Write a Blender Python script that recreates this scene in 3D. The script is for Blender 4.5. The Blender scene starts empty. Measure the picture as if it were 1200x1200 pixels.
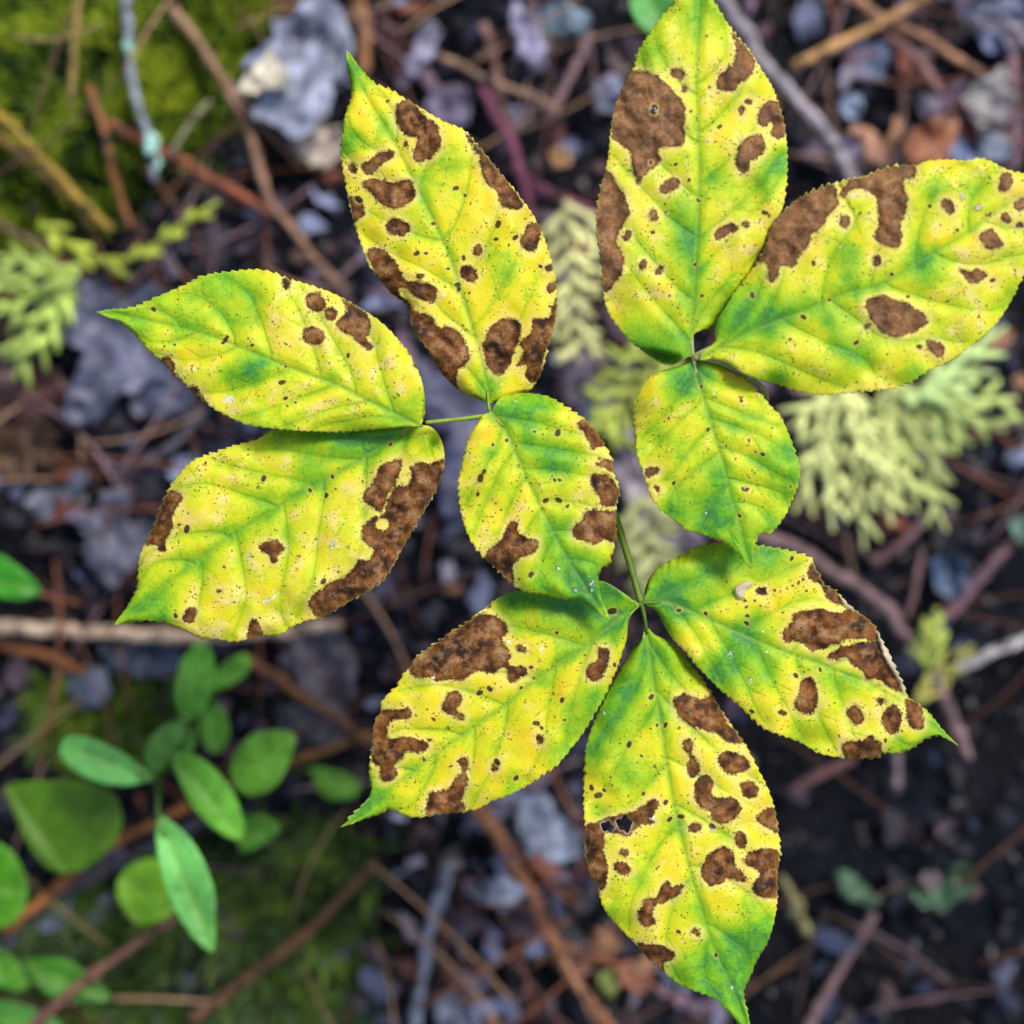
import bpy, math, random
import numpy as np
from mathutils import Vector, Matrix
from mathutils.geometry import delaunay_2d_cdt

# ------------------------------------------------------------------ camera, sky, sun, exposure
SC = bpy.context.scene
COL = SC.collection
CAM_H = 0.56                       # metres above the soil, looking straight down
TANH = 1.0 / 3.0
cam_d = bpy.data.cameras.new('camera')
cam = bpy.data.objects.new('camera', cam_d); COL.objects.link(cam)
cam.location = (0, 0, CAM_H)
cam_d.sensor_width = 36.0; cam_d.lens = 54.0
cam_d.clip_start = 0.01; cam_d.clip_end = 60.0
cam_d.dof.use_dof = True
cam_d.dof.focus_distance = CAM_H - 0.196
cam_d.dof.aperture_fstop = 5.2
cam_d.dof.aperture_blades = 7
SC.camera = cam

SUN_EL, SUN_AZ = 55.0, 40.0
world = bpy.data.worlds.new('World'); SC.world = world; world.use_nodes = True
wn = world.node_tree
bg = wn.nodes['Background']
sky = wn.nodes.new('ShaderNodeTexSky'); sky.sky_type = 'NISHITA'; sky.sun_disc = False
sky.sun_elevation = math.radians(SUN_EL); sky.sun_rotation = math.radians(SUN_AZ)
sky.dust_density = 3.0; sky.ozone_density = 1.0
wn.links.new(sky.outputs[0], bg.inputs[0]); bg.inputs[1].default_value = 0.085
sun_d = bpy.data.lights.new('sun', 'SUN'); sun_d.energy = 1.5; sun_d.angle = math.radians(13); sun_d.color = (1, 0.98, 0.95)
sun = bpy.data.objects.new('sun', sun_d); COL.objects.link(sun)
el, az = math.radians(SUN_EL), math.radians(SUN_AZ)
sdir = Vector((math.sin(az) * math.cos(el), math.cos(az) * math.cos(el), math.sin(el)))
sun.rotation_euler = sdir.to_track_quat('Z', 'Y').to_euler()
sun.location = sdir * 3
SC.view_settings.view_transform = 'Standard'; SC.view_settings.look = 'None'
SC.view_settings.exposure = 0.97; SC.view_settings.gamma = 1.0
SC.view_settings.use_curve_mapping = False
SC.cycles.use_adaptive_sampling = True; SC.cycles.adaptive_threshold = 0.03; SC.cycles.max_bounces = 4; SC.cycles.diffuse_bounces = 2; SC.cycles.glossy_bounces = 2; SC.cycles.transmission_bounces = 3

rng = np.random.default_rng(7)
random.seed(7)

# ------------------------------------------------------------------ helpers
def lin(r, g, b, a=1.0):
    f = lambda c: (c / 255 / 12.92) if c / 255 <= 0.04045 else ((c / 255 + 0.055) / 1.055) ** 2.4
    return (f(r), f(g), f(b), a)

def W(px, py, z):
    """ground/leaf position of a spot seen at (px, py) of the 1200 px picture at height z"""
    px, py, z = np.broadcast_arrays(np.asarray(px, float), np.asarray(py, float), np.asarray(z, float))
    k = (CAM_H - z) * TANH / 600.0
    return np.stack([(px - 600) * k, (600 - py) * k, z], -1)

def PX(z):
    return (CAM_H - z) * TANH / 600.0     # metres per picture pixel at height z

def catmull(pts, step, closed=False):
    p = np.asarray(pts, float); n = len(p); out = []
    rngk = range(n if closed else n - 1)
    for i in rngk:
        p1, p2 = p[i], p[(i + 1) % n]
        p0 = p[i - 1] if (closed or i > 0) else 2 * p1 - p2
        p3 = p[(i + 2) % n] if (closed or i < n - 2) else 2 * p2 - p1
        m = max(1, int(np.linalg.norm(p2 - p1) / step))
        for k in range(m):
            t = k / m
            out.append(0.5 * (2 * p1 + (p2 - p0) * t + (2 * p0 - 5 * p1 + 4 * p2 - p3) * t * t + (3 * p1 - p0 - 3 * p2 + p3) * t ** 3))
    if not closed: out.append(p[-1])
    return np.array(out)

def inside(pts, poly):
    x, y = pts[:, 0], pts[:, 1]; r = np.zeros(len(pts), bool)
    if len(pts) < 50:
        x1, y1 = poly[:, 0], poly[:, 1]; x2, y2 = np.roll(x1, -1), np.roll(y1, -1); dy = np.where(y1 == y2, 1e-9, y2 - y1)
        for i in range(len(pts)):
            r[i] = np.count_nonzero(((y1 > y[i]) != (y2 > y[i])) & (x[i] < (x2 - x1) * (y[i] - y1) / dy + x1)) % 2
        return r
    a = poly; b = np.roll(poly, -1, 0)
    for (x1, y1), (x2, y2) in zip(a, b):
        if y1 == y2: continue
        c = ((y1 > y) != (y2 > y)) & (x < (x2 - x1) * (y - y1) / (y2 - y1) + x1)
        r ^= c
    return r

def segdist(pts, a, b):
    """min distance of pts to segments a->b, and index / parameter"""
    best = np.full(len(pts), 1e9); bi = np.zeros(len(pts), int); bt = np.zeros(len(pts))
    for i in range(len(a)):
        d = b[i] - a[i]; L = d @ d + 1e-12
        t = np.clip(((pts - a[i]) @ d) / L, 0, 1)
        q = pts - a[i] - t[:, None] * d
        dd = np.hypot(q[:, 0], q[:, 1]); m = dd < best
        best[m] = dd[m]; bi[m] = i; bt[m] = t[m]
    return best, bi, bt

def polyline_dist(pts, line):
    return segdist(pts, line[:-1], line[1:])

def poly_sd(pts, poly):
    d, _, _ = segdist(pts, poly, np.roll(poly, -1, 0))
    return np.where(inside(pts, poly), d, -d)

def vnoise(p, seed=0):
    """smooth value noise, 2D"""
    r = np.random.default_rng(seed).random((64, 64))
    i = np.floor(p).astype(int); f = p - i; f = f * f * (3 - 2 * f)
    g = lambda a, b: r[(i[:, 0] + a) % 64, (i[:, 1] + b) % 64]
    return (g(0, 0) * (1 - f[:, 0]) + g(1, 0) * f[:, 0]) * (1 - f[:, 1]) + (g(0, 1) * (1 - f[:, 0]) + g(1, 1) * f[:, 0]) * f[:, 1]

def tag(o, label=None, cat=None, group=None, kind=None):
    if label: o['label'] = label
    if cat: o['category'] = cat
    if group: o['group'] = group
    if kind: o['kind'] = kind
    return o

def empty(name, loc, label, cat, group=None):
    o = bpy.data.objects.new(name, None); COL.objects.link(o); o.location = loc
    o.empty_display_size = 0.01
    return tag(o, label, cat, group)

def wloc(o):
    v = Vector(o.location)
    while o.parent: o = o.parent; v += Vector(o.location)
    return v

def mesh_obj(name, verts, faces, mat, parent=None, color=None, smooth=True, origin=None):
    v = np.asarray(verts, float)
    c = np.array([v[:, 0].mean(), v[:, 1].mean(), v[:, 2].min()]) if origin is None else np.asarray(origin, float)
    me = bpy.data.meshes.new(name)
    me.from_pydata((v - c).tolist(), [], [list(map(int, f)) for f in faces])
    if smooth: me.shade_smooth()
    me.materials.append(mat)
    o = bpy.data.objects.new(name, me); COL.objects.link(o)
    if parent is not None:
        o.parent = parent; o.location = Vector(c) - wloc(parent)
    else: o.location = Vector(c)
    if color: o.color = color
    return o

def fattr(me, name, arr):
    a = me.attributes.new(name, 'FLOAT', 'POINT'); a.data.foreach_set('value', np.asarray(arr, np.float32))

def tube(path, rad, sides=8, flat=1.0, cap=True, seed=0, rough=0.0):
    """tube along a 3D path with a radius per point; returns verts, faces"""
    p = np.asarray(path, float); n = len(p); rad = np.broadcast_to(np.asarray(rad, float), (n,))
    rs = np.random.default_rng(seed)
    tg = np.gradient(p, axis=0); tg /= np.linalg.norm(tg, axis=1)[:, None] + 1e-12
    up = np.array([0, 0, 1.0]); V = []; F = []
    for i in range(n):
        u = up if abs(tg[i, 2]) < 0.9 else np.array([1.0, 0, 0])
        s = np.cross(tg[i], u); s /= np.linalg.norm(s) + 1e-12
        b = np.cross(s, tg[i])
        for k in range(sides):
            a = 2 * math.pi * k / sides
            r = rad[i] * (1 + rough * (rs.random() - 0.5))
            V.append(p[i] + s * math.cos(a) * r + b * math.sin(a) * r * flat)
    for i in range(n - 1):
        for k in range(sides):
            k2 = (k + 1) % sides
            F.append((i * sides + k, i * sides + k2, (i + 1) * sides + k2, (i + 1) * sides + k))
    if cap:
        F.append(tuple(range(sides - 1, -1, -1))); F.append(tuple((n - 1) * sides + k for k in range(sides)))
    return V, F

def join(parts):
    V, F = [], []
    for v, f in parts:
        o = len(V); V += list(v); F += [tuple(i + o for i in q) for q in f]
    return V, F

def triangulate(poly, spacing, holes=(), seed=0):
    rs = np.random.default_rng(seed)
    mn, mx = poly.min(0), poly.max(0)
    h = spacing * 0.866
    ys = np.arange(mn[1], mx[1], h); g = []
    for j, y in enumerate(ys):
        xs = np.arange(mn[0] + (j % 2) * spacing / 2, mx[0], spacing)
        g.append(np.stack([xs, np.full(len(xs), y)], 1))
    g = np.concatenate(g); g += (rs.random(g.shape) - 0.5) * spacing * 0.35
    g = g[inside(g, poly)]
    d, _, _ = segdist(g, poly, np.roll(poly, -1, 0)); g = g[d > spacing * 0.5]
    loops = [poly]
    for hpoly in holes:
        d, _, _ = segdist(g, hpoly, np.roll(hpoly, -1, 0)); g = g[(d > spacing * 0.5) & ~inside(g, hpoly)]
        loops.append(hpoly)
    pts = []; edges = []
    for lp in loops:
        o = len(pts); pts += [Vector(q) for q in lp]; edges += [(o + i, o + (i + 1) % len(lp)) for i in range(len(lp))]
    pts += [Vector(q) for q in g]
    vo, eo, fo, *_ = delaunay_2d_cdt(pts, edges, [], 0, 1e-5)
    V = np.array([(v.x, v.y) for v in vo]); F = np.array([f for f in fo if len(f) == 3])
    c = V[F].mean(1); keep = inside(c, poly)
    for hpoly in holes: keep &= ~inside(c, hpoly)
    F = F[keep]
    a = V[F]; area = (a[:, 1, 0] - a[:, 0, 0]) * (a[:, 2, 1] - a[:, 0, 1]) - (a[:, 2, 0] - a[:, 0, 0]) * (a[:, 1, 1] - a[:, 0, 1])
    F = F[np.abs(area) > 1e-6]; area = area[np.abs(area) > 1e-6]
    F[area > 0] = F[area > 0][:, ::-1]        # picture y runs down: flip so that normals look up
    used = np.unique(F); remap = -np.ones(len(V), int); remap[used] = np.arange(len(used))
    return V[used], remap[F]

# ------------------------------------------------------------------ node helper
class NT:
    def __init__(s, name):
        s.m = bpy.data.materials.new(name); s.m.use_nodes = True; s.t = s.m.node_tree
        s.b = s.t.nodes['Principled BSDF']; s.out = s.t.nodes['Material Output']
    def n(s, typ, **kw):
        nd = s.t.nodes.new(typ)
        for k, v in kw.items(): setattr(nd, k, v)
        return nd
    def put(s, sock, v):
        if hasattr(v, 'links') or isinstance(v, bpy.types.NodeSocket): s.t.links.new(v, sock)
        else: sock.default_value = v
    def math(s, op, a, b=0.0, c=None, clamp=False):
        nd = s.n('ShaderNodeMath', operation=op, use_clamp=clamp)
        s.put(nd.inputs[0], a); s.put(nd.inputs[1], b)
        if c is not None: s.put(nd.inputs[2], c)
        return nd.outputs[0]
    def step(s, lo, hi, v, a=0.0, b=1.0):
        nd = s.n('ShaderNodeMapRange', interpolation_type='SMOOTHSTEP')
        s.put(nd.inputs[0], v); nd.inputs[1].default_value = lo; nd.inputs[2].default_value = hi
        nd.inputs[3].default_value = a; nd.inputs[4].default_value = b
        return nd.outputs[0]
    def mix(s, f, a, b, mode='MIX'):
        nd = s.n('ShaderNodeMix', data_type='RGBA', blend_type=mode)
        s.put(nd.inputs[0], f); s.put(nd.inputs[6], a); s.put(nd.inputs[7], b)
        return nd.outputs[2]
    def attr(s, name, out='Fac'):
        nd = s.n('ShaderNodeAttribute', attribute_name=name); return nd.outputs[out]
    def noise(s, vec, scale, detail=2.0, rough=0.5, out='Fac'):
        nd = s.n('ShaderNodeTexNoise'); s.put(nd.inputs['Vector'], vec); nd.inputs['Scale'].default_value = scale
        nd.inputs['Detail'].default_value = detail; nd.inputs['Roughness'].default_value = rough
        return nd.outputs[out]
    def voro(s, vec, scale, feature='F1', rand=1.0):
        nd = s.n('ShaderNodeTexVoronoi', feature=feature); s.put(nd.inputs['Vector'], vec)
        nd.inputs['Scale'].default_value = scale; nd.inputs['Randomness'].default_value = rand
        return nd
    def ramp(s, f, stops):
        nd = s.n('ShaderNodeValToRGB'); s.put(nd.inputs[0], f); cr = nd.color_ramp
        while len(cr.elements) < len(stops): cr.elements.new(0.5)
        for e, (p, c) in zip(cr.elements, stops): e.position = p; e.color = c
        return nd.outputs[0]
    def bump(s, h, strength, dist):
        nd = s.n('ShaderNodeBump'); nd.inputs['Strength'].default_value = strength; nd.inputs['Distance'].default_value = dist
        s.put(nd.inputs['Height'], h); return nd.outputs[0]

# ------------------------------------------------------------------ materials
def leaflet_material():
    m = NT('autumn_leaflet')
    pos = m.attr('leaf_xy', 'Vector')
    brown = m.attr('spot'); dark = m.attr('fleck'); green = m.attr('green'); vein = m.attr('vein'); vglow = m.attr('vein_glow')
    mid = m.attr('midrib'); white = m.attr('residue'); orange = m.attr('orange'); pale = m.attr('pale'); edge = m.attr('edge')
    nA = m.noise(pos, 0.085, 3, 0.6); nB = m.noise(pos, 0.33, 3, 0.6); nC = m.noise(pos, 0.022, 3, 0.55); nD = m.noise(pos, 0.9, 2, 0.6)
    nE = m.noise(pos, 0.045, 2, 0.5)
    # ground colour from creamy yellow to deep green
    g = m.math('MULTIPLY_ADD', vglow, 0.22, m.math('MULTIPLY_ADD', green, 0.66, 0.19))
    g = m.math('ADD', g, m.math('MULTIPLY', m.math('SUBTRACT', nC, 0.5), 0.62))
    g = m.math('ADD', g, m.math('MULTIPLY', m.math('SUBTRACT', nA, 0.5), 0.26))
    g = m.math('ADD', g, m.math('MULTIPLY', m.math('SUBTRACT', nB, 0.5), 0.20))
    wq = m.n('ShaderNodeVectorMath', operation='MULTIPLY_ADD'); m.put(wq.inputs[0], m.noise(pos, 0.07, 2, 0.5, 'Color')); wq.inputs[1].default_value = (26, 26, 0); m.put(wq.inputs[2], pos)
    ret = m.voro(pos, 0.14, 'DISTANCE_TO_EDGE').outputs['Distance']
    net = m.voro(wq.outputs[0], 0.048, 'DISTANCE_TO_EDGE').outputs['Distance']
    net2 = m.voro(wq.outputs[0], 0.105, 'DISTANCE_TO_EDGE').outputs['Distance']
    netf = m.math('ADD', m.step(0.0, 0.09, net, 0.09, 0.0), m.step(0.0, 0.09, net2, 0.045, -0.01))
    g = m.math('ADD', g, m.math('MULTIPLY', netf, m.step(0.3, 0.62, nC, 0.35, 1.25)))
    g = m.math('ADD', g, m.step(0.0, 0.16, ret, 0.03, -0.02))
    base = m.ramp(g, [(0.0, lin(242, 220, 122)), (0.15, lin(234, 222, 62)), (0.33, lin(206, 218, 34)),
                      (0.53, lin(170, 202, 34)), (0.80, lin(108, 176, 34)), (1.0, lin(62, 136, 60))])
    cream = m.math('MULTIPLY', m.step(0.48, 0.66, nE), m.step(0.45, 0.15, g))
    base = m.mix(m.math('MULTIPLY', cream, 0.75), base, lin(244, 220, 136))
    gold = m.math('MULTIPLY', m.step(0.52, 0.68, m.noise(pos, 0.03, 2, 0.5)), m.step(0.5, 0.2, g))
    base = m.mix(m.math('MULTIPLY', gold, 0.6), base, lin(236, 208, 14))
    base = m.mix(m.math('MULTIPLY', m.attr('warm'), m.step(0.55, 0.2, g)), base, m.mix(nE, lin(232, 210, 6), lin(236, 222, 40)))
    base = m.mix(m.math('MULTIPLY', orange, m.math('MULTIPLY', nA, 0.75)), base, lin(232, 182, 14))
    base = m.mix(m.step(0.56, 0.72, nD, 0.0, 0.16), base, lin(200, 176, 60))
    # veins
    base = m.mix(m.math('MULTIPLY', vein, 0.62), base, lin(112, 160, 30))
    base = m.mix(m.math('MULTIPLY', mid, 0.8), base, lin(132, 172, 60))
    # ragged brown patches with a pale halo and a darker rim
    sd = m.math('ADD', brown, m.math('MULTIPLY', m.math('SUBTRACT', nA, 0.5), 9.0))
    sd = m.math('ADD', sd, m.math('MULTIPLY', m.math('SUBTRACT', nB, 0.5), 8.0))
    sd = m.math('ADD', sd, m.math('MULTIPLY', m.math('SUBTRACT', nD, 0.5), 4.0))
    mb = m.step(-1.5, 1.3, sd)
    halo = m.step(-10.0, -1.0, sd)
    base = m.mix(m.math('MULTIPLY', halo, 0.55), base, lin(236, 212, 122))
    nF = m.noise(pos, 0.10, 4, 0.62)
    nG = m.noise(pos, 0.04, 2, 0.5)
    bf = m.math('ADD', m.math('MULTIPLY', m.math('MULTIPLY_ADD', nG, 1.5, -0.25), 0.5), m.math('MULTIPLY', nF, 0.5))
    bcol = m.ramp(bf, [(0.36, lin(30, 15, 6)), (0.44, lin(76, 40, 10)), (0.51, lin(118, 68, 16)), (0.57, lin(138, 90, 36)), (0.66, lin(160, 124, 84))])
    bcol = m.mix(m.math('MULTIPLY', m.step(4.0, 14.0, sd), m.step(0.46, 0.60, nF, 0.0, 0.55)), bcol, lin(152, 118, 84))
    bcol = m.mix(m.math('MULTIPLY', m.attr('tan'), 0.45), bcol, lin(152, 112, 74))
    bcol = m.mix(m.step(0.57, 0.66, nD, 0.0, 0.5), bcol, lin(42, 24, 12))
    crk = m.voro(wq.outputs[0], 0.16, 'DISTANCE_TO_EDGE').outputs['Distance']
    bcol = m.mix(m.step(0.06, 0.0, crk, 0.0, 0.55), bcol, lin(44, 24, 12))
    bcol = m.mix(m.math('MULTIPLY', m.step(4.0, 0.5, sd), 0.72), bcol, lin(52, 28, 12))
    col = m.mix(mb, base, bcol)
    # discrete dark flecks, then fine pepper
    fd = m.math('ADD', dark, m.math('MULTIPLY', m.math('SUBTRACT', nB, 0.5), 2.6))
    mf = m.step(-0.5, 0.5, fd)
    col = m.mix(m.math('MULTIPLY', m.step(-4.0, -0.4, fd), 0.35), col, lin(220, 190, 90))
    col = m.mix(m.math('MULTIPLY', mf, 0.92), col, lin(44, 28, 20))
    dens = m.math('MULTIPLY', m.step(0.42, 0.60, m.noise(pos, 0.045, 3, 0.6)), m.step(0.8, 0.3, g))
    wp = m.n('ShaderNodeVectorMath', operation='MULTIPLY_ADD'); m.put(wp.inputs[0], m.noise(pos, 0.4, 1, 0.5, 'Color')); wp.inputs[1].default_value = (6, 6, 0); m.put(wp.inputs[2], pos)
    pep = None
    for sc, r0, cut in ((0.33, 0.36, 0.40), (0.20, 0.26, 0.52), (0.085, 0.20, 0.72)):
        v = m.voro(wp.outputs[0], sc); sepn = m.n('ShaderNodeSeparateColor'); m.put(sepn.inputs[0], v.outputs['Color'])
        on = m.math('GREATER_THAN', m.math('MULTIPLY', sepn.outputs[0], m.math('MULTIPLY_ADD', dens, 0.95, 0.34)), cut)
        rad_ = m.math('MULTIPLY', m.math('MULTIPLY_ADD', sepn.outputs[1], 0.7, 0.3), r0)
        dot = m.math('MULTIPLY', m.step(0.03, -0.03, m.math('SUBTRACT', v.outputs['Distance'], rad_)), on)
        pep = dot if pep is None else m.math('MAXIMUM', pep, dot)
    col = m.mix(m.math('MULTIPLY', pep, m.math('MULTIPLY_ADD', nB, 0.8, 0.42)), col, lin(70, 50, 14))
    col = m.mix(pale, col, lin(206, 190, 160))
    wm = m.step(0.42, 0.52, m.math('MULTIPLY', white, m.math('ADD', m.math('MULTIPLY', m.math('SUBTRACT', m.noise(pos, 0.28, 2, 0.6), 0.5), 3.0), 0.55)))
    col = m.mix(wm, col, lin(226, 230, 226))
    col = m.mix(m.math('MULTIPLY', edge, 0.25), col, lin(220, 214, 110))
    m.put(m.b.inputs['Base Color'], col)
    m.put(m.b.inputs['Roughness'], m.math('ADD', m.math('MULTIPLY', mb, 0.12), m.math('MULTIPLY_ADD', nB, 0.25, 0.38)))
    m.b.inputs['Specular IOR Level'].default_value = 0.22
    mbs = m.step(-1.5, 1.5, brown)
    hgt = m.math('MULTIPLY_ADD', nB, 0.6, m.math('MULTIPLY', mbs, m.math('MULTIPLY_ADD', nA, 1.7, -0.8)))
    hgt = m.math('SUBTRACT', hgt, m.math('MULTIPLY', vein, 1.1))
    m.put(m.b.inputs['Normal'], m.bump(hgt, 0.55, 0.00035))
    tr = m.n('ShaderNodeBsdfTranslucent'); m.put(tr.inputs[0], col)
    ms = m.n('ShaderNodeMixShader'); m.put(ms.inputs[0], m.math('MULTIPLY_ADD', mb, -0.14, 0.20))
    m.t.links.new(m.b.outputs[0], ms.inputs[1]); m.t.links.new(tr.outputs[0], ms.inputs[2]); m.t.links.new(ms.outputs[0], m.out.inputs[0])
    return m.m

def tinted(name, scale, contrast, rough, spec=0.3, bump=0.4, dist=0.001, transl=0.0, dirt=None, rib=None):
    """procedural material that takes its main colour from the object's own colour"""
    m = NT(name)
    oi = m.n('ShaderNodeObjectInfo'); tc = m.n('ShaderNodeTexCoord')
    vec = m.n('ShaderNodeVectorMath', operation='ADD')
    m.put(vec.inputs[0], tc.outputs['Object']); m.put(vec.inputs[1], oi.outputs['Random'])
    v = vec.outputs[0]
    n1 = m.noise(v, scale, 4, 0.62); n2 = m.noise(v, scale * 4.5, 3, 0.6)
    f = m.math('ADD', m.math('MULTIPLY', n1, 0.65), m.math('MULTIPLY', n2, 0.35))
    val = m.step(0.32, 0.68, f, 1 - contrast, 1 + contrast)
    sc = m.n('ShaderNodeVectorMath', operation='SCALE'); m.put(sc.inputs[0], oi.outputs['Color']); m.put(sc.inputs['Scale'], val)
    col = sc.outputs[0]
    if rib: col = m.mix(m.math('MULTIPLY', m.attr('rib'), 0.4), col, rib)
    if dirt: col = m.mix(m.step(0.52, 0.66, m.noise(v, scale * 1.7, 3, 0.6)), col, dirt)
    m.put(m.b.inputs['Base Color'], col)
    m.put(m.b.inputs['Roughness'], m.math('MULTIPLY_ADD', n2, 0.3, rough - 0.15))
    m.b.inputs['Specular IOR Level'].default_value = spec
    m.put(m.b.inputs['Normal'], m.bump(f, bump, dist))
    if transl:
        tr = m.n('ShaderNodeBsdfTranslucent'); m.put(tr.inputs[0], col)
        ms = m.n('ShaderNodeMixShader'); ms.inputs[0].default_value = transl
        m.t.links.new(m.b.outputs[0], ms.inputs[1]); m.t.links.new(tr.outputs[0], ms.inputs[2]); m.t.links.new(ms.outputs[0], m.out.inputs[0])
    return m.m

M_LEAF = leaflet_material()
M_STALK = tinted('leaf_stalk', 160, 0.25, 0.5)
M_TWIG = tinted('weathered_twig', 140, 0.5, 0.7, 0.3, 0.6, 0.001, dirt=lin(52, 44, 40))
M_DEAD = tinted('rotting_leaf', 90, 0.78, 0.42, 0.5, 0.5, 0.0012, transl=0.05)
M_CHIP = tinted('bark_chip', 150, 0.5, 0.7, 0.35, 0.6, 0.001)
M_NEEDLE = tinted('pine_needle', 200, 0.35, 0.55)
M_GREEN = tinted('fresh_leaf', 70, 0.34, 0.45, 0.35, 0.3, 0.0008, transl=0.2, rib=lin(150, 190, 80))
M_CEDAR = tinted('cedar_scale', 120, 0.30, 0.6, 0.3, 0.3, 0.0006, transl=0.1)

def drop_material():
    m = NT('water'); m.b.inputs['Base Color'].default_value = (1, 1, 1, 1); m.b.inputs['Roughness'].default_value = 0.02
    m.b.inputs['Transmission Weight'].default_value = 1.0; m.b.inputs['IOR'].default_value = 1.33
    return m.m
M_WATER = drop_material()

def soil_material():
    m = NT('forest_soil'); tc = m.n('ShaderNodeTexCoord'); v = tc.outputs['Object']
    a = m.noise(v, 60, 6, 0.7); b = m.noise(v, 9, 3, 0.5); c = m.noise(v, 300, 3, 0.7)
    col = m.ramp(a, [(0.3, lin(2, 3, 6)), (0.5, lin(4, 6, 11)), (0.62, lin(9, 13, 22)), (0.75, lin(24, 30, 46))])
    col = m.mix(m.step(0.45, 0.6, b), col, m.mix(0.6, col, lin(10, 18, 34)))
    col = m.mix(m.step(0.64, 0.74, c), col, lin(30, 34, 46))
    m.b.inputs['Specular IOR Level'].default_value = 0.15
    m.put(m.b.inputs['Base Color'], col); m.put(m.b.inputs['Roughness'], m.math('MULTIPLY_ADD', a, 0.5, 0.25))
    m.put(m.b.inputs['Normal'], m.bump(m.math('ADD', a, m.math('MULTIPLY', c, 0.4)), 0.9, 0.006))
    return m.m
M_SOIL = soil_material()

def crumb_material():
    m = NT('litter_crumbs'); tc = m.n('ShaderNodeTexCoord'); v = tc.outputs['Object']
    a = m.attr('tone'); n = m.noise(v, 250, 3, 0.6)
    col = m.ramp(a, [(0.0, lin(8, 10, 17)), (0.3, lin(20, 21, 32)), (0.5, lin(48, 34, 38)), (0.68, lin(72, 76, 104)), (0.84, lin(110, 76, 64)), (1.0, lin(152, 144, 158))])
    col = m.mix(m.step(0.4, 0.65, n), m.mix(0.55, col, lin(12, 12, 14)), col)
    m.put(m.b.inputs['Base Color'], col); m.b.inputs['Roughness'].default_value = 0.42; m.b.inputs['Specular IOR Level'].default_value = 0.3
    return m.m
M_CRUMB = crumb_material()

def moss_material():
    m = NT('moss'); tc = m.n('ShaderNodeTexCoord'); v = tc.outputs['Object']
    a = m.attr('tone'); n = m.noise(v, 45, 3, 0.6)
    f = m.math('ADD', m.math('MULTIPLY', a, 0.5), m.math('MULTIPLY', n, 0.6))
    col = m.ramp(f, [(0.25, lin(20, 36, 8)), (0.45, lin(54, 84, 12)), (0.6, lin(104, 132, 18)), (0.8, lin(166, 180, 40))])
    m.put(m.b.inputs['Base Color'], col); m.b.inputs['Roughness'].default_value = 0.6
    return m.m
M_MOSS = moss_material()

# ------------------------------------------------------------------ the ground
MOSS_POLYS = [np.array([(-260, -260), (330, -260), (300, 20), (270, 90), (250, 190), (190, 230), (120, 262), (60, 285), (-260, 300)], float)]
def gz(x, y):
    p = np.stack([np.atleast_1d(x), np.atleast_1d(y)], 1)
    h = (vnoise(p * 14 + 31, 1) - 0.5) * 0.016 + (vnoise(p * 38 + 7, 2) - 0.5) * 0.008 + (vnoise(p * 95 + 3, 3) - 0.5) * 0.004
    q = np.stack([p[:, 0] / PX(0) + 600, 600 - p[:, 1] / PX(0)], 1)
    s = np.clip(poly_sd(q, MOSS_POLYS[0]) / 70, 0, 1)
    return h + s * 0.014 - 0.010
def GZ(px, py):
    w = W(px, py, 0.0); return float(gz(w[0], w[1])[0])

fine = np.arange(-0.34, 0.3401, 0.004)
coarse = np.array([-4, -2.5, -1.5, -1.0, -0.7, -0.5, -0.42])
ax = np.concatenate([coarse, fine, -coarse[::-1]])
gx, gy = np.meshgrid(ax, ax); n = len(ax)
gv = np.stack([gx.ravel(), gy.ravel(), gz(gx.ravel(), gy.ravel())], 1)
idx = np.arange(n * n).reshape(n, n)
gf = np.stack([idx[:-1, :-1], idx[:-1, 1:], idx[1:, 1:], idx[1:, :-1]], -1).reshape(-1, 4)
ground = mesh_obj('ground', gv, gf, M_SOIL, origin=(0, 0, 0)); tag(ground, kind='structure')

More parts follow.
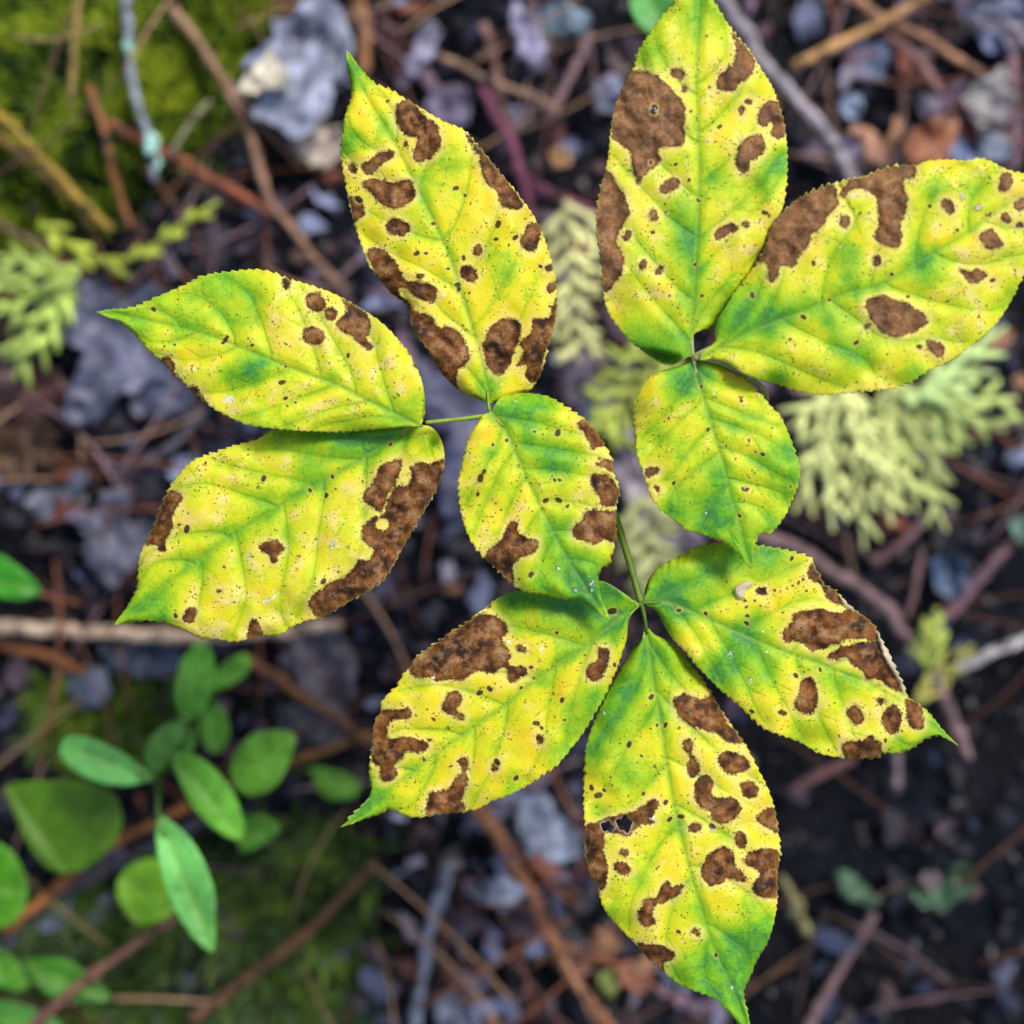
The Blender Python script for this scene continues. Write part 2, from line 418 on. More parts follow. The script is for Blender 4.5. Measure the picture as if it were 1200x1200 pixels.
# ------------------------------------------------------------------ the spotted plant (traced leaflet by leaflet)
# every leaflet: origin and scale of its own coordinates, both margins (base to tip), midrib (base to tip), blotches
LEAFLETS = {}
LEAFLETS['A1'] = dict(o=(360, 40), s=2.726, z0=0.200, rise=0.004, bend=-0.004, fold=0.016,
  R=[(585,1180),(640,1165),(700,1150),(745,1090),(770,1000),(795,900),(795,790),(770,690),(735,600),(685,525),(620,445),(550,360),(500,305),(430,275),(325,212),(265,175),(215,155),(170,105),(125,50)],
  L=[(575,1180),(545,1165),(490,1142),(430,1085),(390,1015),(335,940),(320,870),(258,818),(200,740),(165,650),(140,570),(120,470),(107,380),(118,270),(140,190),(128,110),(125,50)],
  mid=[(580,1185),(575,1130),(550,1010),(525,930),(490,820),(450,700),(400,590),(330,450),(280,350),(205,225),(160,140),(125,50)],
  brown=[[(290,225),(330,205),(365,250),(410,285),(425,325),(430,355),(405,390),(365,408),(335,395),(345,350),(355,330),(320,325),(290,295),(280,260)],
    [(508,318),(545,352),(585,398),(625,440),(655,490),(690,545),(650,560),(618,550),(605,505),(580,480),(560,450),(550,400),(525,360)],
    [(175,415),(205,395),(240,372),(272,368),(275,395),(240,415),(215,445),(190,450)],
    [(180,465),(210,460),(270,472),(325,465),(343,490),(340,525),(310,550),(270,560),(235,545),(205,510),(180,495)],
    [(130,520),(155,525),(180,545),(185,570),(165,590),(145,600),(138,560)],
    [(190,700),(235,685),(268,710),(295,745),(315,785),(360,790),(412,812),(405,855),(370,850),(330,825),(300,805),(295,830),(320,850),(350,885),(400,905),(420,940),(450,930),(490,960),(520,1020),(500,1060),(480,1080),(480,1120),(492,1148),(425,1095),(385,1020),(328,945),(315,880),(255,825)],
    [(600,925),(640,905),(680,925),(685,960),(665,1000),(645,1060),(610,1090),(580,1065),(560,1000),(570,960)],
    [(720,910),(770,900),(795,840),(805,900),(785,985),(755,1030),(750,1100),(720,1115),(697,1095),(700,1060),(665,1060),(690,1020),(680,980),(715,950)],
    [(700,610),(735,600),(748,640),(728,690),(700,695),(678,665),(690,640)]],
  spots=[(290,617,33),(545,690,18),(515,765,27),(775,745,14),(782,810,17),(145,428,17),(360,772,10)],
  flecks=[(610,607,11),(475,492,9),(403,605,7),(480,800,9),(484,815,8),(603,655,7),(500,715,8),(665,650,9),(505,515,6),(745,742,7),(315,350,9),(165,528,12),(450,750,6),(380,700,6),(350,700,9),(255,215,5)],
  green=[(150,130,75,1.0),(125,345,45,.8),(380,480,70,.4),(350,590,70,.45),(640,760,50,.5),(470,400,60,.35),(575,1130,55,.6),(230,260,50,.35),(600,700,60,.3),(250,300,40,.3)],
  orange=[(640,900,40),(700,560,40)], residue=[(433,832,15),(622,1118,8)])
LEAFLETS['A2'] = dict(o=(100, 300), s=2.727, z0=0.204, rise=0.001, bend=-0.004, fold=0.015,
  R=[(1075,538),(1086,500),(1082,430),(1065,370),(1030,305),(985,250),(930,200),(860,155),(790,118),(720,93),(650,72),(600,52),(540,42),(450,50),(375,62),(330,85),(280,108),(220,132),(150,162),(32,178)],
  L=[(1062,545),(980,550),(900,556),(820,563),(720,561),(620,554),(520,540),(450,510),(390,475),(345,435),(310,402),(260,352),(210,310),(170,265),(120,218),(80,198),(32,178)],
  mid=[(1068,540),(960,490),(880,450),(800,410),(690,370),(600,335),(500,295),(400,255),(300,228),(200,206),(100,186),(32,178)],
  brown=[[(705,130),(740,115),(760,135),(765,165),(740,180),(712,165)],[(765,170),(790,165),(810,180),(800,205),(775,205)],
    [(818,138),(852,150),(902,185),(910,240),(902,262),(918,290),(900,300),(870,275),(840,250),(805,230),(800,210),(825,190),(838,165)],
    [(700,235),(735,222),(760,240),(762,270),(740,283),(700,278)],[(628,68),(656,72),(650,105),(635,110)],
    [(235,340),(262,320),(285,340),(282,378),(258,365)],[(325,420),(352,415),(368,435),(392,468),(372,472),(350,450)]],
  spots=[(1056,348,10)],
  flecks=[(628,404,10),(840,318,7),(218,170,8),(640,455,7),(672,468,5),(448,268,9),(440,278,6),(285,282,5),(532,285,6),(455,258,5),(640,352,5),(645,478,5)],
  green=[(80,190,75,1.0),(180,225,60,.9),(450,85,85,.55),(370,95,75,.55),(530,120,60,.5),(330,210,70,.6),(520,365,50,.95),(470,385,45,.7),(565,345,40,.7),(1065,470,60,.55),(560,525,60,.5),(990,525,55,.6),(440,180,60,.35),(780,385,40,.4),(500,200,50,.4),(840,540,70,.35),(640,540,60,.35),(240,150,50,.4)],
  orange=[], residue=[(460,458,26),(800,448,8)])
LEAFLETS['A3'] = dict(o=(120, 480), s=2.857, z0=0.198, rise=-0.003, bend=-0.003, fold=0.013,
  R=[(1062,50),(1100,58),(1130,92),(1146,150),(1138,220),(1108,290),(1072,350),(1037,410),(1002,470),(967,535),(930,582),(880,612),(830,642),(780,672),(735,697),(690,705),(640,725),(590,755),(540,758),(490,768),(440,778),(380,770),(330,767),(290,748),(240,725),(195,712),(120,710),(38,722)],
  L=[(1050,50),(1000,62),(930,58),(830,58),(720,58),(620,62),(560,72),(520,98),(440,120),(370,143),(300,173),(250,223),(228,252),(202,305),(178,370),(148,435),(125,480),(118,540),(113,600),(80,660),(38,720)],
  mid=[(1056,50),(960,110),(860,170),(760,230),(640,295),(520,370),(420,430),(330,500),(230,575),(150,640),(38,720)],
  brown=[[(196,302),(225,272),(268,285),(262,310),(240,345),(232,400),(215,440),(212,475),(190,475),(178,452),(142,458),(160,400),(185,350)],
    [(1000,165),(995,210),(985,240),(960,280),(950,310),(930,340),(905,330),(875,305),(880,270),(905,240),(920,200),(950,180)],
    [(1030,190),(1070,175),(1100,180),(1150,165),(1146,215),(1112,290),(1077,350),(1042,410),(1007,470),(970,540),(935,585),(880,612),(830,645),(780,676),(735,700),(712,690),(690,640),(720,610),(750,585),(800,565),(840,530),(860,500),(895,505),(905,470),(880,445),(865,400),(890,370),(920,355),(945,345),(955,300),(985,260),(1020,255),(1035,220)],
    [(520,455),(550,440),(590,440),(612,465),(590,490),(582,512),(565,512),(555,485),(530,475)],[(505,695),(540,752),(510,775),(485,765),(490,730)]],
  spots=[(293,688,25),(392,607,9)], unspot=[(935,385,22)],
  flecks=[(283,400,12),(540,230,10),(695,270,7),(740,575,10),(245,690,8),(258,385,6),(407,527,6),(965,116,6),(770,225,7),(345,180,6),(750,287,8),(460,595,4),(480,560,4),(660,490,4),(640,560,4),(870,240,5),(780,265,5)],
  green=[(110,655,110,1.0),(180,640,70,.7),(700,100,75,.75),(820,95,80,.95),(920,85,80,.95),(980,90,50,.8),(690,200,55,.7),(600,95,60,.6),(450,420,60,.5),(320,510,60,.5),(190,695,50,.8),(560,350,50,.5),(640,290,40,.5),(720,240,40,.5),(1110,110,50,.45),(540,300,50,.35),(600,440,50,.35)],
  orange=[(262,715,30),(1012,175,22),(690,690,28),(770,435,18),(330,460,20)], residue=[(775,452,22),(600,190,9),(495,487,13),(548,640,16),(572,628,13),(432,230,7)])
LEAFLETS['A4'] = dict(o=(500, 440), s=4.0, z0=0.203, rise=0.003, bend=-0.005, fold=0.014,
  R=[(305,165),(335,115),(370,92),(440,82),(520,86),(580,102),(640,135),(690,168),(745,208),(790,258),(825,308),(850,350),(872,400),(878,460),(898,510),(905,550),(892,600),(887,660),(890,730),(882,790),(880,820),(866,850),(856,890),(818,908),(806,960),(815,1010),(835,1075),(860,1150)],
  L=[(295,172),(265,190),(215,255),(190,310),(172,380),(155,460),(148,500),(150,560),(160,640),(178,710),(200,762),(230,812),(265,852),(310,892),(352,932),(400,982),(440,1005),(490,1020),(540,1025),(600,1040),(650,1050),(700,1048),(750,1080),(800,1112),(860,1150)],
  mid=[(300,168),(355,235),(400,320),(450,440),(500,550),(560,670),(620,790),(680,890),(750,1000),(820,1100),(860,1150)],
  brown=[[(705,228),(750,203),(795,252),(828,300),(840,330),(800,335),(775,350),(760,310),(740,270)],[(795,410),(830,395),(872,400),(882,430),(876,455),(830,430),(800,425)],
    [(770,470),(800,458),(840,462),(868,480),(885,510),(912,550),(895,602),(860,608),(820,610),(805,560),(775,530)],
    [(690,705),(725,680),(740,640),(780,628),(850,635),(892,640),(896,720),(885,785),(840,770),(790,788),(740,775),(700,765),(685,735)],
    [(270,850),(320,790),(355,760),(370,720),(390,682),(420,690),(440,745),(480,765),(515,765),(522,800),(490,840),(440,860),(415,880),(405,920),(408,985),(350,935),(310,895)]],
  spots=[], flecks=[(490,933,14),(615,268,16),(252,482,18),(558,587,14),(618,585,15),(240,557,10),(270,450,12),(622,490,9),(600,490,9),(660,612,10),(310,325,8),(505,265,8),(325,600,7),(350,630,6),(640,470,5),(530,510,6),(375,305,9),(588,470,6),(305,580,6),(590,545,5),(420,330,6)],
  green=[(440,130,110,.85),(350,170,70,.8),(570,130,80,.7),(580,385,110,1.0),(490,330,70,.85),(670,410,70,.6),(700,960,150,.95),(600,900,90,.75),(300,370,60,.55),(790,1060,90,1.0),(560,740,80,.6),(740,840,90,.45),(480,250,60,.6),(190,560,40,.4),(350,520,60,.35),(650,700,60,.5),(820,880,60,.6),(500,960,60,.6)],
  orange=[(300,250,50),(260,270,30),(230,340,30)], residue=[(425,215,12),(415,120,9),(615,905,12),(775,975,16),(770,1010,13),(695,1005,12),(760,940,7),(800,868,6)])
LEAFLETS['B1'] = dict(o=(660, 0), s=2.727, z0=0.206, rise=0.008, bend=-0.006, fold=0.014,
  L=[(402,1140),(335,1165),(270,1132),(215,1090),(170,1040),(140,990),(128,930),(124,870),(118,810),(108,740),(108,660),(120,600),(135,540),(145,490),(150,430),(158,370),(175,310),(200,260),(225,215),(235,170),(265,120),(300,70),(345,15),(390,-30),(438,-80)],
  R=[(412,1140),(414,1075),(445,1056),(480,1050),(520,985),(565,920),(605,860),(645,780),(690,690),(708,640),(716,560),(716,480),(708,400),(690,335),(665,270),(630,215),(600,165),(560,118),(525,72),(490,15),(465,-30),(438,-80)],
  mid=[(408,1140),(414,1000),(420,880),(430,700),(435,560),(430,400),(425,250),(430,100),(435,0),(438,-80)],
  brown=[[(222,225),(290,235),(330,270),(365,305),(390,350),(385,410),(390,450),(365,470),(310,470),(305,490),(315,510),(290,535),(260,560),(235,590),(228,560),(220,530),(215,490),(180,460),(152,430),(158,350),(172,300),(195,260)],
    [(137,545),(175,590),(200,640),(212,680),(190,720),(170,770),(190,810),(195,850),(170,900),(145,930),(122,925),(115,840),(103,760),(103,660),(115,600)],
    [(545,105),(585,150),(614,190),(600,240),(560,270),(540,295),(500,285),(490,250),(530,215),(550,180)],
    [(330,575),(360,565),(375,590),(350,610),(325,625),(308,605)],[(490,735),(545,715),(558,735),(520,755),(490,770)],
    [(565,460),(595,435),(635,430),(645,470),(625,505),(595,515),(595,545),(575,555),(548,525),(555,495)],
    [(620,370),(650,325),(695,330),(712,380),(712,430),(685,440),(665,430),(665,390),(640,405)]],
  spots=[(365,235,21),(388,283,11),(288,687,17),(205,752,15),(255,845,15),(305,865,14),(585,715,11),(570,355,12),(592,325,11)],
  flecks=[(645,680,9),(285,743,7),(408,355,5),(402,575,6),(443,945,6),(360,525,6),(280,520,6),(422,845,6),(290,350,14),(500,405,8),(430,640,6)],
  green=[(430,60,70,.6),(440,-30,80,.9),(290,150,75,.5),(395,770,60,1.0),(375,690,60,.75),(480,580,50,.75),(690,520,60,.85),(325,1120,95,1.0),(235,1075,65,.8),(545,985,60,.95),(500,1020,50,.9),(415,950,60,.5),(330,640,40,.35),(640,600,50,.4),(420,860,50,.8),(560,640,50,.35),(250,830,40,.2),(300,40,50,.5),(380,500,50,.4)],
  orange=[(175,990,28),(320,685,16),(512,330,16),(160,500,24)], residue=[(290,353,9),(330,600,7),(330,683,8),(505,325,9)])
LEAFLETS['B2'] = dict(o=(800, 160), s=3.0, z0=0.208, rise=0.012, bend=-0.008, fold=0.016,
  L=[(62,772),(112,720),(112,690),(125,640),(155,590),(200,520),(255,450),(288,388),(318,302),(362,255),(420,207),(500,172),(540,162),(570,153),(640,138),(700,112),(760,98),(820,100),(860,84),(940,80),(1000,85),(1045,75),(1090,90),(1140,115),(1200,128),(1280,132),(1350,140),(1430,160)],
  R=[(62,785),(110,785),(160,800),(210,832),(270,856),(330,870),(400,895),(480,908),(560,905),(640,897),(720,890),(800,865),(870,820),(940,790),(1000,745),(1060,700),(1115,642),(1165,560),(1195,500),(1240,440),(1310,345),(1380,240),(1430,160)],
  mid=[(62,778),(200,705),(330,650),(470,595),(580,550),(700,520),(800,460),(900,400),(1000,340),(1100,270),(1200,218),(1430,160)],
  brown=[[(252,447),(284,385),(314,300),(364,250),(416,203),(500,168),(535,178),(545,240),(510,280),(500,310),(455,345),(440,385),(410,420),(390,455),(345,455),(335,490),(318,515),(300,500),(300,465),(290,440)],
    [(560,180),(590,150),(630,140),(680,112),(740,100),(780,128),(775,180),(790,210),(785,260),(770,300),(765,385),(720,385),(675,360),(690,300),(685,240),(670,205),(620,180),(590,190),(570,215),(555,215)],
    [(760,100),(815,100),(820,140),(800,152),(770,140)],[(905,225),(935,220),(960,255),(945,275),(915,255)],
    [(970,460),(1010,475),(1040,460),(1070,490),(1040,510),(1010,520),(985,490)],
    [(645,575),(690,562),(705,555),(740,570),(800,590),(860,635),(850,665),(800,695),(740,705),(695,680),(660,640),(643,605)],
    [(855,715),(890,720),(922,745),(905,775),(870,755)],[(1050,340),(1085,325),(1125,365),(1115,390),(1080,395),(1045,360)]],
  spots=[(570,297,22),(683,437,17),(1135,160,30),(1190,240,22),(1137,286,18),(1183,312,13),(650,665,12)],
  flecks=[(425,635,10),(610,725,9),(868,245,7),(245,558,10),(735,484,7),(793,562,7),(1090,505,9),(965,330,7),(1078,275,6),(515,575,6),(930,580,5),(378,712,6),(460,445,9),(210,520,5),(68,562,6),(830,738,8)],
  green=[(190,630,90,1.0),(130,660,60,.9),(300,690,60,.8),(350,620,70,.95),(510,645,60,1.0),(590,420,65,.85),(580,500,50,.7),(850,490,75,.85),(830,430,55,.6),(330,855,65,.9),(620,770,75,.75),(880,190,60,.55),(820,835,60,.7),(560,740,60,.7),(690,540,50,.6),(240,560,50,.6),(420,590,50,.6),(1000,180,60,.35),(900,650,40,.3),(1160,560,60,.5),(730,320,40,.2),(620,560,40,.5)],
  orange=[(868,352,22),(940,215,20),(970,548,18),(395,280,18)], residue=[(1040,250,18),(985,210,14),(600,210,16),(555,388,7)])
LEAFLETS['B3'] = dict(o=(720, 380), s=4.0, z0=0.205, rise=0.003, bend=-0.006, fold=0.012,
  L=[(362,160),(310,195),(240,212),(180,235),(140,270),(110,330),(88,390),(85,450),(98,520),(100,580),(115,640),(135,700),(160,780),(190,842),(240,887),(290,927),(340,967),(400,982),(460,1005),(510,1020),(550,1055),(590,1090),(642,1148)],
  R=[(378,160),(430,168),(485,178),(545,215),(600,245),(650,290),(690,330),(740,390),(780,430),(812,500),(840,570),(862,640),(870,700),(852,780),(822,850),(800,900),(742,972),(690,985),(668,1005),(660,1060),(642,1148)],
  mid=[(370,162),(390,270),(430,380),(470,520),(510,650),(540,790),(580,920),(610,1040),(642,1148)],
  brown=[], spots=[(178,692,28),(158,705,18),(200,772,14)],
  flecks=[(278,745,9),(620,775,12),(600,772,8),(587,898,9),(408,292,8),(595,358,10),(438,494,9),(695,610,11),(630,545,9),(568,632,7),(525,570,6),(660,597,7),(590,340,6),(825,760,6),(255,440,6)],
  green=[(480,920,140,1.0),(300,880,95,.85),(640,1060,120,1.0),(820,600,100,.9),(790,770,90,.6),(740,930,80,.75),(330,300,85,.95),(400,220,90,1.0),(290,240,70,.9),(470,700,80,.9),(500,830,80,.9),(120,600,60,.6),(700,640,80,.75),(460,420,60,.5),(560,470,80,.5),(300,560,60,.35),(640,440,60,.4),(200,500,70,.35),(860,700,60,.8),(420,900,70,.8)],
  orange=[(200,760,30),(160,270,30)], residue=[(465,323,13),(590,960,9),(430,885,7),(600,980,6)])
LEAFLETS['C1'] = dict(o=(380, 660), s=3.158, z0=0.194, rise=-0.003, bend=-0.003, fold=0.014,
  L=[(1160,148),(1105,108),(1035,68),(960,62),(860,72),(760,90),(700,104),(640,130),(600,162),(565,188),(520,222),(470,252),(420,288),(380,318),(335,350),(318,385),(290,410),(270,450),(230,490),(208,520),(210,548),(188,580),(178,650),(170,720),(166,790),(174,842),(150,885),(110,925),(58,976)],
  R=[(1165,160),(1140,185),(1125,220),(1120,280),(1100,340),(1080,400),(1040,490),(1000,560),(950,640),(910,690),(860,750),(800,790),(740,830),(680,860),(620,882),(570,910),(530,918),(450,928),(380,938),(340,942),(290,932),(245,912),(200,932),(120,957),(58,978)],
  mid=[(1163,154),(1060,230),(960,310),(860,380),(760,450),(650,540),(520,630),(400,720),(300,790),(200,868),(58,976)],
  brown=[[(555,195),(600,185),(650,205),(678,230),(680,260),(655,280),(680,310),(690,350),(680,375),(740,385),(752,415),(720,430),(700,445),(675,430),(680,395),(655,385),(630,410),(580,400),(550,410),(510,435),(460,430),(420,440),(390,425),(340,425),(312,390),(330,350),(400,300),(470,250),(520,218)],
    [(184,575),(215,545),(280,540),(310,530),(325,555),(305,580),(260,580),(235,600),(235,640),(260,650),(300,640),(350,650),(385,665),(380,695),(340,700),(310,700),(290,725),(260,745),(272,775),(255,800),(225,810),(205,795),(205,755),(176,738),(168,680),(178,620)],
    [(455,480),(490,475),(512,490),(505,520),(490,545),(520,560),(515,580),(490,575),(440,545),(440,520)],
    [(495,730),(525,720),(538,745),(525,775),(535,800),(520,840),(510,880),(522,922),(470,930),(385,940),(378,900),(390,850),(430,838),(460,835),(485,790),(510,775)],
    [(1010,315),(1045,308),(1055,320),(1050,360),(1040,400),(1010,437),(975,425),(970,400),(990,370),(1010,350)]],
  spots=[(730,315,17),(797,655,16),(632,753,18)],
  flecks=[(785,592,12),(710,795,10),(880,507,10),(575,480,11),(612,465,11),(1065,178,15),(728,462,7),(390,655,8),(860,258,7),(765,385,8),(610,158,9),(1075,376,8),(405,578,7),(370,728,7),(470,750,6),(890,580,6),(965,340,6),(640,735,12),(805,610,8),(775,425,6)],
  green=[(700,130,100,.85),(850,140,95,1.0),(960,180,80,.95),(1060,110,110,1.0),(1045,230,70,.6),(140,920,120,1.0),(230,860,60,.6),(1005,500,80,.75),(950,600,80,.7),(860,720,70,.5),(700,840,60,.55),(800,430,60,.45),(540,610,70,.4),(330,770,60,.4),(900,340,60,.5),(1090,200,50,.7),(720,580,60,.35),(640,400,30,.3)],
  orange=[(780,700,50),(560,760,40),(880,460,40),(740,620,40)], residue=[(685,292,13),(805,320,18),(402,425,15),(325,790,9),(905,190,9),(862,358,5),(912,160,8)])
LEAFLETS['C2'] = dict(o=(660, 720), s=2.5, z0=0.189, rise=0.004, bend=-0.004, fold=0.015,
  L=[(238,40),(232,70),(210,95),(188,122),(150,190),(110,270),(80,340),(65,400),(60,480),(60,560),(64,630),(62,690),(75,750),(100,800),(110,840),(130,880),(170,925),(215,970),(250,1010),(295,1050),(340,1085),(390,1105),(440,1125),(480,1160),(520,1210),(552,1245)],
  R=[(246,40),(272,60),(322,85),(370,140),(410,190),(440,240),(470,290),(520,360),(550,410),(575,460),(600,510),(620,570),(632,640),(636,700),(628,760),(628,830),(620,890),(600,960),(570,1010),(545,1070),(530,1110),(542,1170),(552,1245)],
  mid=[(242,40),(250,100),(265,200),(285,310),(300,420),(325,560),(350,670),(380,780),(410,880),(445,990),(490,1080),(552,1245)],
  brown=[[(325,250),(355,230),(385,245),(410,250),(435,236),(460,272),(485,318),(530,370),(490,378),(460,355),(420,340),(390,335),(350,310),(330,285)],
    [(350,372),(375,368),(382,390),(375,408),(395,430),(400,465),(375,480),(362,450),(370,410),(355,395)],[(455,420),(475,400),(510,405),(545,430),(540,455),(500,468),(465,455)],
    [(520,495),(550,487),(575,510),(565,535),(540,540),(522,520)],[(385,500),(400,475),(430,472),(440,495),(435,530),(470,535),(500,540),(522,570),(500,600),(460,615),(435,600),(430,580),(400,565),(385,540)],
    [(568,590),(595,570),(626,575),(635,635),(600,630),(572,610)],[(405,745),(430,700),(470,680),(495,695),(505,730),(530,760),(535,785),(510,780),(480,770),(465,790),(430,795),(408,775)],
    [(530,715),(560,690),(600,685),(634,700),(632,760),(630,825),(595,832),(560,820),(555,790),(575,760),(545,740)],
    [(100,608),(150,590),(195,580),(240,555),(265,540),(282,555),(265,590),(265,615),(225,618),(205,640),(180,648),(150,640),(120,645),(125,670),(115,690),(130,720),(128,780),(110,808),(80,770),(58,730),(60,625)],
    [(220,870),(240,835),(275,825),(290,790),(310,780),(320,800),(350,790),(345,815),(300,845),(268,855),(262,880),(270,905),(240,917),(222,895)],
    [(215,965),(250,965),(300,975),(328,990),(320,1010),(295,1020),(300,1055),(258,1025)]],
  spots=[(385,625,17),(520,660,21),(170,743,20),(182,745,18),(177,697,13),(390,932,12)],
  flecks=[(103,530,11),(83,508,8),(193,381,9),(437,622,10),(345,592,9),(300,550,8),(312,600,8),(258,242,8),(300,324,7),(235,525,6),(338,930,7),(230,415,5),(268,444,5),(120,515,6),(65,335,6),(447,998,6),(275,325,5)],
  green=[(250,110,100,.75),(165,240,85,.95),(190,200,60,.8),(110,350,75,.75),(190,460,70,.7),(90,410,60,.6),(510,1000,130,1.0),(430,1090,90,.95),(545,1180,90,1.0),(590,930,70,.85),(390,1050,75,.7),(285,310,50,.4),(150,870,50,.5),(230,780,60,.5),(130,590,45,.55),(340,150,75,.55),(340,620,45,.4),(400,860,50,.4),(300,1050,50,.4),(120,300,50,.6)],
  orange=[(440,840,30),(130,540,30),(560,560,40)], residue=[(437,634,9),(493,1093,9),(262,600,12),(120,290,7)],
  holes=[[(154,604),(162,598),(168,602),(182,587),(190,600),(204,608),(198,618),(196,632),(188,642),(178,632),(166,632),(160,620)],[(110,612),(122,610),(134,603),(140,614),(152,624),(146,632),(140,642),(130,634),(118,636)]])
LEAFLETS['C3'] = dict(o=(740, 620), s=2.857, z0=0.193, rise=-0.001, bend=-0.006, fold=0.018,
  L=[(42,240),(45,205),(60,165),(95,125),(150,95),(210,62),(270,48),(340,44),(440,55),(500,65),(560,80),(606,100),(612,125),(632,152),(645,182),(682,205),(708,230),(742,265),(792,300),(815,325),(838,370),(866,420),(888,470),(912,520),(926,560),(962,585),(1002,620),(1045,675),(1095,724)],
  R=[(50,255),(80,275),(110,325),(140,372),(180,412),(220,462),(260,502),(300,542),(350,582),(400,632),(450,672),(520,697),(570,717),(610,742),(650,757),(720,768),(820,768),(845,752),(890,752),(940,735),(985,705),(1030,690),(1060,705),(1095,726)],
  mid=[(46,248),(120,245),(200,275),(300,320),(400,365),(500,405),(600,440),(700,480),(800,520),(900,575),(980,635),(1095,725)],
  brown=[[(606,112),(640,160),(640,185),(600,170),(588,150)],[(645,176),(686,205),(710,250),(670,245),(645,215)],
    [(505,345),(545,300),(540,285),(600,265),(650,270),(700,280),(740,264),(795,296),(820,322),(822,370),(770,370),(720,375),(680,385),(640,400),(605,412),(575,385),(540,375),(520,385)],
    [(655,430),(700,395),(740,385),(825,375),(855,420),(884,480),(906,530),(895,545),(850,520),(820,500),(790,505),(770,470),(740,455),(720,430),(690,440)],
    [(565,510),(600,497),(618,520),(625,570),(615,610),(590,622),(550,600),(548,575),(560,545)],[(720,610),(745,585),(765,600),(778,635),(760,655),(735,640)],
    [(840,620),(870,588),(900,600),(905,640),(890,680),(860,685),(840,655)],[(920,570),(964,588),(980,655),(945,668),(920,630)],
    [(710,715),(770,710),(800,690),(820,710),(840,720),(838,775),(790,775),(720,775)]],
  spots=[(835,578,12),(430,208,13),(445,210,13)],
  flecks=[(385,315,8),(500,612,9),(512,618,9),(550,490,9),(248,282,7),(158,272,7),(537,98,8),(403,610,8),(632,470,7),(380,240,6),(385,260,6),(388,290,7),(480,205,5),(500,207,4),(520,200,5),(540,190,5),(560,180,6),(575,168,6),(412,240,5),(850,708,7),(660,740,5)],
  green=[(110,195,110,1.0),(160,260,60,.7),(260,120,95,.85),(340,80,80,.8),(380,405,95,1.0),(300,480,85,.85),(450,470,65,.75),(450,100,75,.75),(250,230,75,.55),(640,500,70,.5),(590,700,75,.5),(890,735,70,.75),(1020,680,80,.85),(110,310,60,.6),(470,60,60,.7),(690,430,40,.3),(400,340,60,.8),(740,520,50,.35)],
  orange=[(560,165,30),(600,690,30)], residue=[(335,420,18),(398,508,10),(438,345,8),(455,412,8),(362,115,5)],
  pale=[[(822,340),(850,385),(884,452),(925,560),(914,552),(877,480),(843,420)],[(700,222),(748,270),(728,266),(704,244)],[(345,200),(385,172),(405,185),(385,205),(372,235),(352,225)]])

